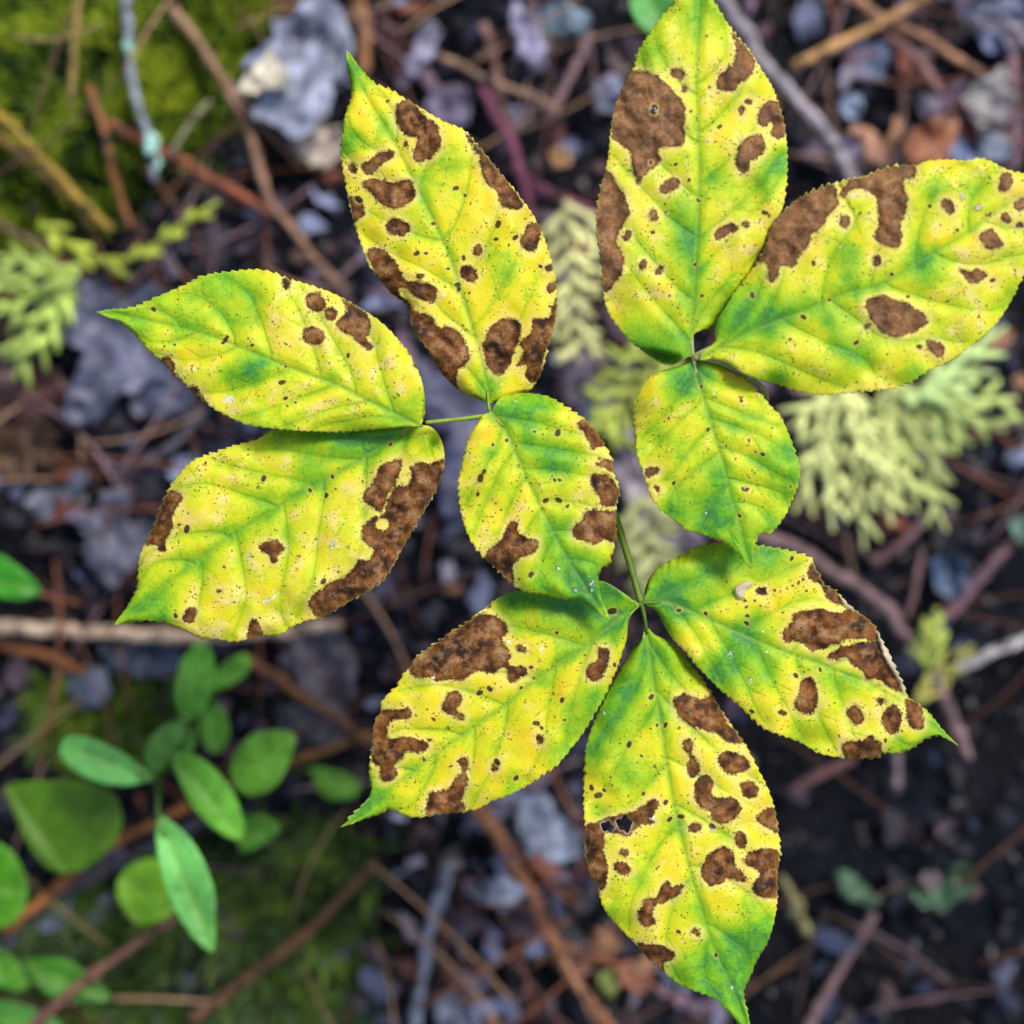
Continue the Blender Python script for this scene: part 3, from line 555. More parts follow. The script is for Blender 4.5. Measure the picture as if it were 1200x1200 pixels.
def build_leaflet(key, D, parent):
    o = np.array(D['o'], float); s = D['s']; T = lambda pts: np.asarray(pts, float) / s + o
    seed = abs(hash(key)) % 1000 if False else sum(map(ord, key))
    rs = np.random.default_rng(seed)
    Lc, Rc, mid = catmull(T(D['L']), 1.6), catmull(T(D['R']), 1.6), catmull(T(D['mid']), 4)
    def teeth(c, out):
        seg = np.r_[0, np.cumsum(np.linalg.norm(np.diff(c, axis=0), axis=1))]; tot = seg[-1]
        tg = np.gradient(c, axis=0); tg /= np.linalg.norm(tg, axis=1)[:, None] + 1e-9
        nrm = np.stack([tg[:, 1], -tg[:, 0]], 1) * out
        pos = [0.08 * tot]
        while pos[-1] < tot * 0.97: pos.append(pos[-1] + rs.uniform(6.5, 12.0))
        pos = np.array(pos); amp = rs.uniform(1.2, 4.0, len(pos))
        k = np.clip(np.searchsorted(pos, seg) - 1, 0, len(pos) - 2)
        ph = np.clip((seg - pos[k]) / (pos[k + 1] - pos[k]), 0, 1)
        prof = np.where(ph < 0.78, (ph / 0.78) ** 1.3, (1 - ph) / 0.22) - 0.45
        env = np.clip((seg / tot - 0.07) / 0.1, 0, 1) * np.clip((tot - seg) / 25, 0, 1)
        amp = amp * (0.35 + 1.1 * vnoise(np.column_stack([pos * 0.03, np.full(len(pos), seed + .5)]), seed + 8))
        off = prof * amp[k] * env
        lead = np.where(ph < 0.78, (ph / 0.78) ** 2, (1 - ph) / 0.22) * amp[k] * env * 0.55
        return c + nrm * off[:, None] + tg * lead[:, None]
    # outward sign from the midrib
    c0 = mid[len(mid) // 2]
    def outsign(c):
        i = len(c) // 2; tg = c[i + 1] - c[i]; nr = np.array([tg[1], -tg[0]])
        return 1.0 if nr @ (c[i] - c0) > 0 else -1.0
    Lt, Rt = teeth(Lc, outsign(Lc)), teeth(Rc, outsign(Rc))
    poly = np.concatenate([Lt, Rt[::-1][1:]])
    keep = [0]
    for i in range(1, len(poly)):
        if np.linalg.norm(poly[i] - poly[keep[-1]]) > 0.5: keep.append(i)
    poly = poly[keep]
    holes = [catmull(T(h), 2, True) for h in D.get('holes', [])]
    V, F = triangulate(poly, 2.3, holes, seed)
    # leaf coordinates: t along the midrib, d across
    def td(p):
        d, i, f = polyline_dist(p, mid)
        t = (i + f) / (len(mid) - 1)
        tg = mid[i + 1] - mid[i]; q = p - mid[i]
        sg = np.sign(tg[:, 0] * q[:, 1] - tg[:, 1] * q[:, 0])
        return t, d * sg
    t, d = td(V); bt, bd = td(poly)
    tt = np.linspace(0, 1, 60)
    hw = {}
    for sg in (1, -1):
        m = np.sign(bd) == sg; oo = np.argsort(bt[m]); x, y = bt[m][oo], np.abs(bd[m][oo])
        hw[sg] = np.interp(tt, x, y)
    Lm = np.linalg.norm(np.diff(mid, axis=0), axis=1).sum()
    mt = np.linspace(0, 1, len(mid)); mtg = np.gradient(mid, axis=0); mtg /= np.linalg.norm(mtg, axis=1)[:, None]
    def at(t_, d_):
        tx = np.clip(t_, 0, 1)
        c = np.stack([np.interp(tx, mt, mid[:, k]) for k in (0, 1)], -1); g = np.stack([np.interp(tx, mt, mtg[:, k]) for k in (0, 1)], -1)
        return c + np.stack([-g[..., 1], g[..., 0]], -1) * d_[..., None]
    # side veins
    lines = []
    for sg in (1, -1):
        nv = 6; 
        for k in range(nv):
            t0 = 0.03 + 0.80 * ((k + rs.uniform(-.15, .15) + (0.25 if sg > 0 else 0)) / nv) ** 1.0
            t0 = max(t0, 0.015)
            u = np.linspace(0, 1, 14); tv = t0 + (0.24 + rs.uniform(-.03, .05)) * u ** (1.25) * (1 - 0.35 * t0)
            dv = sg * u * np.interp(np.clip(tv, 0, 1), tt, hw[sg]) * 0.93
            dv = dv * (1 + 0.0 * u)
            main = at(tv, dv); lines.append(main)
            for _ in range(2):          # short forks towards the margin
                i = rs.integers(5, 11); p = main[i]; q = main[i] - main[i - 1]
                a = rs.uniform(.5, .9) * (1 if rs.random() < .5 else -1)
                r = np.array([q[0] * math.cos(a) - q[1] * math.sin(a), q[0] * math.sin(a) + q[1] * math.cos(a)]); r /= np.linalg.norm(r) + 1e-9
                lines.append(np.array([p + r * x for x in np.linspace(0, rs.uniform(14, 26), 4)]))
    dv = np.full(len(V), 1e9); dmain = np.full(len(V), 1e9)
    for i, l in enumerate(lines):
        x, _, _ = polyline_dist(V, l); w = 1.0 if i % 3 == 0 else 1.7
        dv = np.minimum(dv, x * w)
        if i % 3 == 0: dmain = np.minimum(dmain, x)
    dm = np.abs(d)
    hwv = np.maximum(np.where(d > 0, np.interp(t, tt, hw[1]), np.interp(t, tt, hw[-1])), 8)
    rel = np.clip(dm / hwv, 0, 1.2)
    vein = np.clip(np.exp(-(dv / 1.5) ** 2) * (1 - 0.5 * rel), 0, 1) * (0.6 + 0.5 * vnoise(V * 0.05, seed))
    midw = 1.9 * (1 - 0.6 * t) + 0.5
    midm = np.exp(-(dm / midw) ** 2) * (1 - 0.5 * t)
    glow = np.maximum(np.exp(-(dmain / 6.5) ** 2) * (1 - .4 * rel), 1.0 * np.exp(-(dm / 8.0) ** 2))
    glow = glow * (0.45 + 0.9 * vnoise(V * 0.03 + 5, seed + 1))
    # blotches
    spot = np.full(len(V), -60.0)
    for b in D['brown']:
        pb = catmull(T(b), 3, True); bb0, bb1 = pb.min(0) - 30, pb.max(0) + 30
        m = ((V > bb0) & (V < bb1)).all(1)
        if m.any(): spot[m] = np.maximum(spot[m], poly_sd(V[m], pb))
    for x, y, r in D['spots']:
        c = T((x, y)); e = 1 + 0.18 * np.sin(2 * np.arctan2(V[:, 1] - c[1], V[:, 0] - c[0]) + x)
        spot = np.maximum(spot, r / s * e - np.hypot(*(V - c).T))
    for x, y, r in D.get('unspot', []):
        spot = np.minimum(spot, np.hypot(*(V - T((x, y))).T) - r / s)
    fleck = np.full(len(V), -60.0)
    for x, y, r in D['flecks']:
        c = T((x, y)); e = 1 + 0.22 * np.sin(2 * np.arctan2(V[:, 1] - c[1], V[:, 0] - c[0]) + y)
        fleck = np.maximum(fleck, r / s * e - np.hypot(*(V - c).T))
    g = np.ones(len(V))
    for x, y, r, w in D['green']:
        c = T((x, y)); r = r / s
        if td(c[None])[0][0] > 0.84: w *= 0.66
        wob = 1 + 0.5 * (vnoise(V * 0.05 + x, seed + 2) - 0.5)
        g *= 1 - w * np.exp(-(np.hypot(*(V - c).T) / (r * wob)) ** 2 * 1.15)
    green = 1 - g
    def blobs(lst):
        m = np.zeros(len(V))
        for x, y, r in lst: m = np.maximum(m, np.exp(-(np.hypot(*(V - T((x, y))).T) / (r / s)) ** 2))
        return m
    orange, resid = blobs(D['orange']), blobs(D['residue'])
    pale = np.zeros(len(V))
    for pp in D.get('pale', []): pale = np.maximum(pale, np.clip(poly_sd(V, catmull(T(pp), 3, True)) * 0.8 + 0.4, 0, 1))
    bdist, _, _ = segdist(V, poly, np.roll(poly, -1, 0))
    for h in holes:
        x, _, _ = segdist(V, h, np.roll(h, -1, 0)); pale = np.maximum(pale, np.clip(1 - x / 1.3, 0, 0.5))
    # relief: rise and droop along the midrib, a shallow V fold, quilting between the veins, a wavy margin
    z = D['z0'] + D['rise'] * t + D['bend'] * t * t
    z = z + D['fold'] * 0.0001 * dm * (1 - 0.35 * rel)
    z = z + 0.00075 * (1 - np.exp(-(dmain / 9) ** 2)) * (1 - 0.5 * rel) * np.clip(dm / 10, 0, 1)
    z = z + (vnoise(V * 0.022, seed + 3) - 0.5) * 0.0045 * rel ** 1.5 + (vnoise(V * 0.06, seed + 4) - 0.5) * 0.0012 * rel
    z = z - 0.0022 * np.clip(rel - 0.55, 0, 1) ** 2 * 4 * (0.4 + 0.9 * vnoise(V * 0.012, seed + 5))
    z = z - 0.0003 * midm + np.where(spot > 0, (vnoise(V * 0.09, seed + 6) - 0.5) * 0.0016, 0)
    z = z + 0.0015 * pale * (key == 'C3')
    P = W(V[:, 0], V[:, 1], z)
    ob = mesh_obj('leaflet', P, F, M_LEAF, parent)
    me = ob.data
    for nm, a in (('spot', spot), ('fleck', fleck), ('green', green), ('vein', vein), ('vein_glow', glow), ('midrib', midm), ('residue', resid), ('orange', orange), ('pale', pale), ('edge', np.clip(1 - bdist / 1.5, 0, 1)), ('warm', np.full(len(V), dict(A1=.65, A4=.15, C1=.5, C2=.4, C3=.25).get(key, 0.0))), ('tan', np.full(len(V), 1.0 if key[0] == 'B' else 0.15))):
        fattr(me, nm, a)
    a = me.attributes.new('leaf_xy', 'FLOAT_VECTOR', 'POINT'); a.data.foreach_set('vector', np.column_stack([V, np.zeros(len(V))]).astype(np.float32).ravel())
    so = ob.modifiers.new('thickness', 'SOLIDIFY'); so.thickness = 0.00028; so.offset = -1
    LEAF_POLY[key] = poly; LEAF_Z[key] = (V, z)
    return ob

LEAF_POLY, LEAF_Z = {}, {}
def path3(pts, step=4):
    """(px, py, z) control points to a smooth world path"""
    c = catmull([(a, b, z * 2000) for a, b, z in pts], step)
    return W(c[:, 0], c[:, 1], c[:, 2] / 2000)

HUB = (702, 556, 0.172)
hubw = W(HUB[0], HUB[1], HUB[2])
hb = W(702, 575, -0.004)
plant = empty('spotted_plant', (hb[0], hb[1], GZ(702, 575)), 'yellowing plant with seven toothed brown-blotched leaflets on a forked green stalk', 'plant')
def rod(ctrl, r0, r1, step=4, seed=0):
    p = path3(ctrl, step); r = np.linspace(r0, r1, len(p)); return tube(p, r, 8, seed=seed, rough=0.06)
v, f = rod([(702, 575, -0.006), (700, 570, 0.06), (703, 562, 0.12), (702, 556, 0.1725)], 0.0016, 0.0014)
mesh_obj('stalk', v, f, M_STALK, plant, lin(98, 104, 44))
Ca = join([rod([(702, 556, 0.172), (650, 520, 0.188), (610, 497, 0.1985), (576, 486, 0.2005)], 0.0008, 0.00065), rod([(577, 486, 0.2005), (540, 491, 0.2025), (499, 495, 0.2035)], 0.00055, 0.00045),
           rod([(576, 487, 0.2005), (573, 478, 0.2007), (571, 458, 0.2)], 0.0005, 0.0003), rod([(575, 486, 0.2005), (582, 492, 0.2028), (590, 500, 0.203)], 0.0005, 0.0003)])
Cb = join([rod([(848, 575, -0.008), (856, 560, 0.05), (885, 505, 0.13), (897, 464, 0.182), (882, 446, 0.197), (858, 431, 0.2032), (836, 421, 0.2052), (813, 418, 0.2062)], 0.0013, 0.00075),
           rod([(812, 418, 0.2058), (811, 405, 0.2058), (811, 390, 0.2056)], 0.0005, 0.00035), rod([(812, 418, 0.2058), (824, 412, 0.2072), (838, 405, 0.2076)], 0.0006, 0.00045),
           rod([(812, 416, 0.206), (814, 428, 0.2052), (816, 440, 0.2044)], 0.0005, 0.0003)])
Cc = join([rod([(702, 556, 0.172), (716, 588, 0.184), (735, 650, 0.1905), (751, 706, 0.1935)], 0.0009, 0.0008),
           rod([(751, 706, 0.1932), (755, 722, 0.1918), (758, 742, 0.1888)], 0.00055, 0.0004), rod([(751, 706, 0.1932), (744, 711, 0.1936), (734, 720, 0.1932)], 0.00045, 0.0003),
           rod([(751, 706, 0.1932), (760, 706, 0.1934), (774, 706, 0.1926)], 0.00045, 0.0003)])
LLAB = dict(C2='leaflet with two ragged holes in a brown patch', C3='leaflet with a pale folded margin and large brown patches', B3='green and yellow leaflet with hardly any brown', A4='small oval leaflet with brown patches on both margins', A2='yellow-green leaflet with few small brown spots', B1='leaflet with one very large brown blotch and a water drop')
hb2 = W(848, 575, -0.004)
plant2 = empty('spotted_plant', (hb2[0], hb2[1], GZ(848, 575)), 'yellowing plant with three toothed brown-blotched leaflets meeting at a small gap', 'plant')
for (v, f), keys, colr, lab in ((Ca, ('A1', 'A2', 'A3', 'A4'), lin(128, 150, 40), 'leaf of four leaflets, pairs at both ends of a short green stalk'),
                                (Cb, ('B1', 'B2', 'B3'), lin(164, 166, 104), 'leaf of three leaflets around a small gap at the joint'),
                                (Cc, ('C1', 'C2', 'C3'), lin(92, 118, 30), 'leaf of three leaflets on a long dark green stalk')):
    c = mesh_obj('compound_leaf', v, f, M_STALK, plant2 if keys[0] == 'B1' else plant, colr); c['label'] = lab
    for k in keys:
        lf_ = build_leaflet(k, LEAFLETS[k], c)
        if k in LLAB: lf_['label'] = LLAB[k]
# ------------------------------------------------------------------ low green plants
def blade_obj(name, poly, z, mat, color, parent=None, spacing=5, fold=0.0, wav=0.002, seed=0, axis=None, thick=0.0003, curl=0.0, tilt=(0, 0), ragged=0.0, crumple=0.0):
    """leaf-like sheet traced on the picture, with a fold along its axis, waves and thickness"""
    pl = catmull(poly, spacing * 0.8, True)
    if ragged:
        c_ = pl.mean(0); sz = np.ptp(pl, axis=0).max(); n_ = len(pl); an_ = np.arange(n_) / n_
        k_ = lambda f, sd_: vnoise(np.column_stack([4 + np.cos(an_ * 6.2832) * f, 4 + np.sin(an_ * 6.2832) * f]), sd_) - 0.5
        off = k_(1.6, seed) * 0.9 + k_(4.0, seed + 1) * 0.7 + np.minimum(k_(2.6, seed + 2), 0) * 1.3
        dr = pl - c_; dr /= np.linalg.norm(dr, axis=1)[:, None] + 1e-9
        pl = pl + dr * (off * ragged * sz)[:, None]
    V, F = triangulate(pl, spacing, seed=seed)
    c = V.mean(0); size = np.ptp(V, axis=0).max()
    if axis is None:
        u, s_, vt = np.linalg.svd(V - c, full_matrices=False); ax_ = vt[0]
    else:
        ax_ = np.array(axis[1], float) - np.array(axis[0], float); ax_ /= np.linalg.norm(ax_); c = (np.array(axis[1], float) + np.array(axis[0], float)) / 2
    q = V - c; al = q @ ax_; dd = q @ np.array([-ax_[1], ax_[0]]); ad = np.abs(dd)
    k = PX(z); half = size * 0.5
    zz = z + fold * ad * k + wav * (vnoise(V / (size * 0.35) + seed, seed) - 0.5) * 2 + wav * 0.5 * (vnoise(V / (size * 0.13) + seed, seed + 9) - 0.5)
    zz = zz - curl * (al / half) ** 2 * half * k + (tilt[0] * q[:, 0] - tilt[1] * q[:, 1]) * k
    if crumple:
        r1 = 1 - np.abs(2 * vnoise(V / (size * 0.30) + seed * 1.7, seed + 3) - 1); r2 = 1 - np.abs(2 * vnoise(V / (size * 0.15) + seed, seed + 4) - 1)
        zz = zz + crumple * (r1 * 0.7 + r2 * 0.35 - 0.5) * size * k
    vd = np.abs(((al + ad * 0.9) / (size * 0.11)) % 1 - 0.5) * 2
    zz = zz - 0.0003 * (vd > 0.8)  - 0.0004 * np.exp(-(ad / (size * 0.02 + 0.6)) ** 2)
    ob = mesh_obj(name, W(V[:, 0], V[:, 1], zz), F, mat, parent, color)
    fattr(ob.data, 'rib', np.maximum(np.exp(-(ad / (size * 0.018 + .4)) ** 2), 0.55 * np.clip(vd * 4 - 3, 0, 1)))
    so = ob.modifiers.new('thickness', 'SOLIDIFY'); so.thickness = thick; so.offset = -1
    return ob

SD = lambda pts: [(x / 2.143, 640 + y / 2.143) for x, y in pts]
def green_plant(name, label, leaves, root, group=None, stems=True):
    """leaves: list of (polygon, base, tip, z, colour); root: px, py where it leaves the ground"""
    rz = GZ(*root); rw = W(root[0], root[1], rz)
    e = empty(name, rw, label, 'plant', group)
    for i, (poly, base, tip, z, colr) in enumerate(leaves):
        blade_obj('leaf', poly, z, M_GREEN, lin(*colr), e, 4, 0.06 if len(poly) == 14 else 0.16, seed=20 + i + int(root[0]), axis=(base, tip), wav=0.0012, curl=0.10)
        mid_z = (rz + z) / 2
        v, f = tube(path3([(root[0], root[1], rz - 0.003), ((root[0] * 2 + base[0]) / 3, (root[1] * 2 + base[1]) / 3, mid_z), (base[0], base[1], z - 0.0002), (base[0] * .85 + tip[0] * .15, base[1] * .85 + tip[1] * .15, z - 0.0003)], 4), np.linspace(0.0009, 0.0006, len(path3([(root[0], root[1], rz - 0.003), ((root[0] * 2 + base[0]) / 3, (root[1] * 2 + base[1]) / 3, mid_z), (base[0], base[1], z - 0.0002), (base[0] * .85 + tip[0] * .15, base[1] * .85 + tip[1] * .15, z - 0.0003)], 4))), 6)
        mesh_obj('leaf_stalk', v, f, M_STALK, e, lin(96, 140, 60))
    return e
G = (108, 182, 58); GB = (106, 184, 90); GY = (116, 170, 32)
def P1(x, y): return (x / 2.143, 640 + y / 2.143)
green_plant('seedling', 'green seedling with pointed oval leaves above the orange-brown stick', [
    (SD([(397,678),(440,700),(480,740),(515,800),(538,870),(540,950),(535,1018),(500,998),(450,935),(412,845),(392,750)]), P1(397,680), P1(535,1016), 0.100, GB),
    (SD([(383,584),(345,548),(300,515),(240,488),(185,474),(155,490),(152,530),(190,568),(240,592),(310,602),(350,596)]), P1(382,584), P1(155,500), 0.084, GB),
    (SD([(432,524),(470,518),(520,545),(565,590),(595,640),(612,700),(606,735),(570,730),(520,695),(475,640),(445,575)]), P1(434,526), P1(608,733), 0.080, G),
    (SD([(470,442),(442,405),(438,350),(455,290),(485,250),(508,236),(530,262),(540,320),(530,375),(505,420)]), P1(472,442), P1(508,238), 0.074, G),
    (SD([(385,575),(362,530),(372,490),(405,455),(455,432),(472,448),(455,495),(428,540)]), P1(390,572), P1(465,436), 0.070, (98,160,68)),
    (SD([(440,560),(455,510),(480,455),(492,470),(485,510),(455,545)]), P1(442,556), P1(490,460), 0.060, (92,156,58)),
    ], (186, 905))
green_plant('seedling', 'small green seedling with blunt oval leaves beside the pointed seedling', [
    (SD([(540,395),(510,420),(500,460),(515,505),(545,520),(570,495),(575,450),(560,410)]), P1(540,398), P1(540,518), 0.045, (94,156,50)),
    (SD([(535,365),(540,320),(570,290),(610,270),(632,285),(620,320),(585,345)]), P1(536,362), P1(630,276), 0.045, (96,160,46))], (250, 838))
green_plant('round_leaf_plant', 'round green leaf with a pointed tip between brown sticks', [
    (SD([(742,480),(700,462),(635,472),(592,518),(578,570),(598,615),(640,627),(690,604),(722,550)]), P1(590,600), P1(742,480), 0.068, (98,160,44))], (270, 925))
green_plant('round_leaf_plant', 'small bright green oval leaf lying beside the dark brown stick', [
    (SD([(780,560),(815,556),(870,572),(905,602),(890,630),(830,638),(792,606)]), P1(780,562), P1(904,606), 0.040, (92,150,34))], (352, 905))
green_plant('round_leaf_plant', 'broad heart-shaped dull green leaf above the orange-brown stick', [
    (SD([(15,605),(60,592),(130,590),(200,592),(270,612),(300,650),(306,700),(285,748),(245,790),(200,815),(155,822),(112,802),(76,758),(48,700),(28,650)]), P1(165,820), P1(18,606), 0.046, (80,122,20))], (80, 1010))
green_plant('round_leaf_plant', 'rounded bright green leaf partly under the long pointed seedling leaf', [
    (SD([(300,830),(330,800),(380,785),(425,800),(445,850),(440,910),(400,945),(340,945),(305,905),(292,865)]), P1(430,900), P1(300,830), 0.048, GY)], (200, 1062))
green_plant('round_leaf_plant', 'bright green rounded leaf below the heart-shaped leaf', [
    (SD([(-70,820),(-40,760),(0,748),(45,790),(68,850),(62,905),(30,945),(-10,958),(-55,920)]), P1(-60,860), P1(66,870), 0.052, (74,142,24))], (-20, 1040))
green_plant('round_leaf_plant', 'small blurred green leaf behind the tip of a pointed seedling leaf', [
    (SD([(590,700),(620,675),(665,680),(705,705),(680,735),(630,765),(595,750)]), P1(600,740), P1(703,706), 0.038, (78,138,34))], (282, 985))
green_plant('round_leaf_plant', 'bright green leaf beside the pale fallen stick at the plant litter edge', [
    (SD([(-60,60),(-30,25),(0,22),(50,55),(95,95),(100,118),(60,135),(10,132),(-40,110)]), P1(-50,80), P1(98,112), 0.050, (62,152,36))], (-15, 690))
green_plant('round_leaf_plant', 'two green leaves under the red-brown twig among dark moss', [
    (SD([(60,1050),(110,1035),(170,1042),(225,1080),(280,1135),(240,1145),(170,1140),(110,1120)]), P1(65,1055), P1(278,1138), 0.040, (66,130,34)),
    (SD([(-30,1010),(10,1020),(50,1055),(75,1100),(40,1118),(0,1105),(-40,1080)]), P1(-30,1030), P1(74,1108), 0.040, (74,138,32))], (10, 1140))
green_plant('round_leaf_plant', 'blurred blue-green leaf at the root end of the red-brown twig', [
    (SD([(-30,1150),(30,1145),(90,1165),(150,1195),(130,1230),(50,1240),(-30,1230)]), P1(-30,1190), P1(150,1205), 0.040, (70,132,52))], (0, 1190))
green_plant('round_leaf_plant', 'smooth round green leaf beside the highest yellow leaflet tip', [
    ([(742,-18),(765,-25),(790,-10),(795,15),(782,36),(760,40),(745,24),(738,2)], (745, -15), (785, 34), 0.075, (86,160,74))], (765, -20))

# ------------------------------------------------------------------ cedar sprays on the litter
def strand(p0, p1, w, bend=0.0, n=None, z=0.0, seed=0):
    """flat strand of overlapping cedar scales from p0 to p1 (picture px), w = half width px"""
    p0, p1 = np.array(p0, float), np.array(p1, float); L = np.linalg.norm(p1 - p0)
    n = n or max(4, int(L / (w * 1.1)))
    d = (p1 - p0) / (L + 1e-9); nr = np.array([-d[1], d[0]])
    pts, rad = [], []
    for i in range(n):
        for u, r in ((0.02, 0.70), (0.55, 1.08), (0.98, 1.0)):
            t = (i + u) / n; q = p0 + (p1 - p0) * t + nr * bend * L * math.sin(t * math.pi)
            taper = (1 - 0.45 * t) * (1 if t < 0.9 else 0.75)
            pts.append((q[0], q[1], z + 0.002 * math.sin(t * 3))); rad.append(w * r * taper * PX(z))
    pts = np.array(pts)
    return tube(W(pts[:, 0], pts[:, 1], pts[:, 2]), rad, 6, 0.42, seed=seed, rough=0.1)

def cedar(label, axis, z, colr, n=6, length=60, w=5.0, ang=42, group='cedar sprays on the litter', sides=(1, -1), tipcol=None, sub=True, seed=0):
    rs = np.random.default_rng(seed)
    a = catmull([(x, y) for x, y in axis], 6); e = empty('cedar_spray', W(axis[0][0], axis[0][1], z), label, 'cedar spray', group)
    zr = z + np.linspace(0, 0.002, len(a))
    v, f = tube(W(a[:, 0], a[:, 1], zr), np.linspace(w * 0.9, w * 0.5, len(a)) * PX(z), 6, 0.6); mesh_obj('stem', v, f, M_CEDAR, e, lin(*[c * 0.9 for c in colr]))
    for i in range(n):
        for sg in sides:
            k = int((i + 0.25 + (0.25 if sg > 0 else -0.05)) / (n + 0.3) * (len(a) - 1)); k = min(max(k, 1), len(a) - 2)
            d = a[k + 1] - a[k - 1]; d /= np.linalg.norm(d); an = math.radians(ang + rs.uniform(-8, 8)) * sg
            b = np.array([d[0] * math.cos(an) - d[1] * math.sin(an), d[0] * math.sin(an) + d[1] * math.cos(an)])
            Ln = length * (1 - 0.45 * i / n) * rs.uniform(0.8, 1.15); p0 = a[k]; p1 = p0 + b * Ln
            zz = z + rs.uniform(0.0, 0.005); bd = rs.uniform(-.08, .08)
            parts = [strand(p0, p1, w * rs.uniform(.85, 1.1), bd, z=zz, seed=i)]
            if sub and Ln > 5 * w:
                for m in range(2 if Ln < 9 * w else 3):
                    u = 0.3 + 0.24 * m; s2 = 1 if (m + i) % 2 else -1; q0 = p0 + (p1 - p0) * u
                    a2 = math.radians(36) * s2; b2 = np.array([b[0] * math.cos(a2) - b[1] * math.sin(a2), b[0] * math.sin(a2) + b[1] * math.cos(a2)])
                    parts.append(strand(q0, q0 + b2 * Ln * 0.36, w * 0.85, 0, z=zz + 0.0006, seed=m))
            v, f = join(parts); j = rs.uniform(0.86, 1.14)
            mesh_obj('branchlet', v, f, M_CEDAR, e, lin(*[min(255, c * j) for c in colr]))
    return e
CP = (216, 214, 146); CG = (212, 222, 136); CY = (150, 176, 70)
cedar('pale cream-green cedar spray between two blotched leaflets', [(664, 235), (668, 300), (672, 365), (678, 425)], 0.014, CP, 7, 62, 5, 46, seed=1)
cedar('dull yellow-green cedar spray pointing from under the small gap between leaflets', [(800, 400), (765, 430), (735, 465), (700, 515)], 0.010, (174, 186, 84), 6, 66, 5.5, 46, seed=2)
cedar('pale cedar spray glimpsed below the long dark green leaf stalk', [(745, 580), (755, 620), (765, 665), (770, 700)], 0.012, (182, 184, 124), 5, 58, 8, 50, seed=3)
cedar('olive-yellow cedar sprig curving over the grey-blue crumpled leaf', [(45, 262), (85, 290), (128, 308), (175, 292), (215, 262), (256, 236)], 0.022, (172, 186, 66), 6, 30, 6, 30, sub=False, seed=9)
cedar('small yellow-green cedar tip beside the curved purple-brown twig', [(1092, 790), (1090, 765), (1092, 735), (1098, 712)], 0.014, (170, 184, 84), 4, 34, 6, 40, sub=False, seed=10)
cedar('small yellowish cedar tip lying under the pale grey stick', [(1070, 830), (1095, 800), (1120, 775), (1140, 755)], 0.008, (164, 160, 80), 4, 30, 6, 32, sub=False, seed=11)
def fan(label, base, tips, z, colr, w=6.0, seed=0):
    rs = np.random.default_rng(seed); e = empty('cedar_spray', W(base[0], base[1], z), label, 'cedar spray', 'cedar sprays on the litter')
    for i, (tx, ty) in enumerate(tips):
        p0, p1 = np.array(base, float), np.array([tx, ty], float); L = np.linalg.norm(p1 - p0); b = (p1 - p0) / L
        p0 = p0 + rs.uniform(-6, 6, 2); zz = z + rs.uniform(-.004, .006); parts = [strand(p0, p1, w * rs.uniform(.7, .85), rs.uniform(-.06, .06), z=zz, seed=i)]
        for m in range(1, int(L / (w * 2.2)) + 1):
            u = m * w * 2.2 / L
            if u > .85: break
            s2 = 1 if (m + i) % 2 else -1; a2 = math.radians(rs.uniform(30, 46)) * s2; q0 = p0 + (p1 - p0) * u
            b2 = np.array([b[0] * math.cos(a2) - b[1] * math.sin(a2), b[0] * math.sin(a2) + b[1] * math.cos(a2)])
            parts.append(strand(q0, q0 + b2 * w * rs.uniform(3.6, 5.8), w * .7, 0, z=zz + .0008, seed=m))
        v, f = join(parts); j = rs.uniform(.82, 1.14); mesh_obj('branchlet', v, f, M_CEDAR, e, lin(*[min(255, c * j) for c in colr]))
fan('pale green cedar spray fanning downward, broadest of the cedar pieces', (985, 440), [(925,503),(941,561),(931,601),(976,623),(1013,644),(1045,615),(1022,552)], 0.022, (220, 226, 146), 7.475, 4)
fan('green cedar spray bending over toward the bare dark soil', (1040, 435), [(1032,551),(1056,591),(1075,601),(1110,623),(1117,567),(1093,537)], 0.020, CG, 7.475, 5)
fan('light green cedar spray with forked blunt tips beside a mauve twig', (1080, 466), [(1192,466),(1178,505),(1141,521),(1115,524)], 0.022, (186, 204, 116), 8.049999999999999, 6)
fan('light green cedar spray half hidden behind the widest blotched leaflet', (1062, 470), [(1180,383),(1154,415),(1146,449),(1128,430)], 0.024, (180, 204, 130), 8.625, 7)
fan('bright green cedar fan beside the grey-blue crumpled leaf', (88, 315), [(-12,300),(-20,335),(-15,372),(12,418),(48,412),(16,445),(62,352)], 0.026, (190, 216, 104), 8.049999999999999, 8)

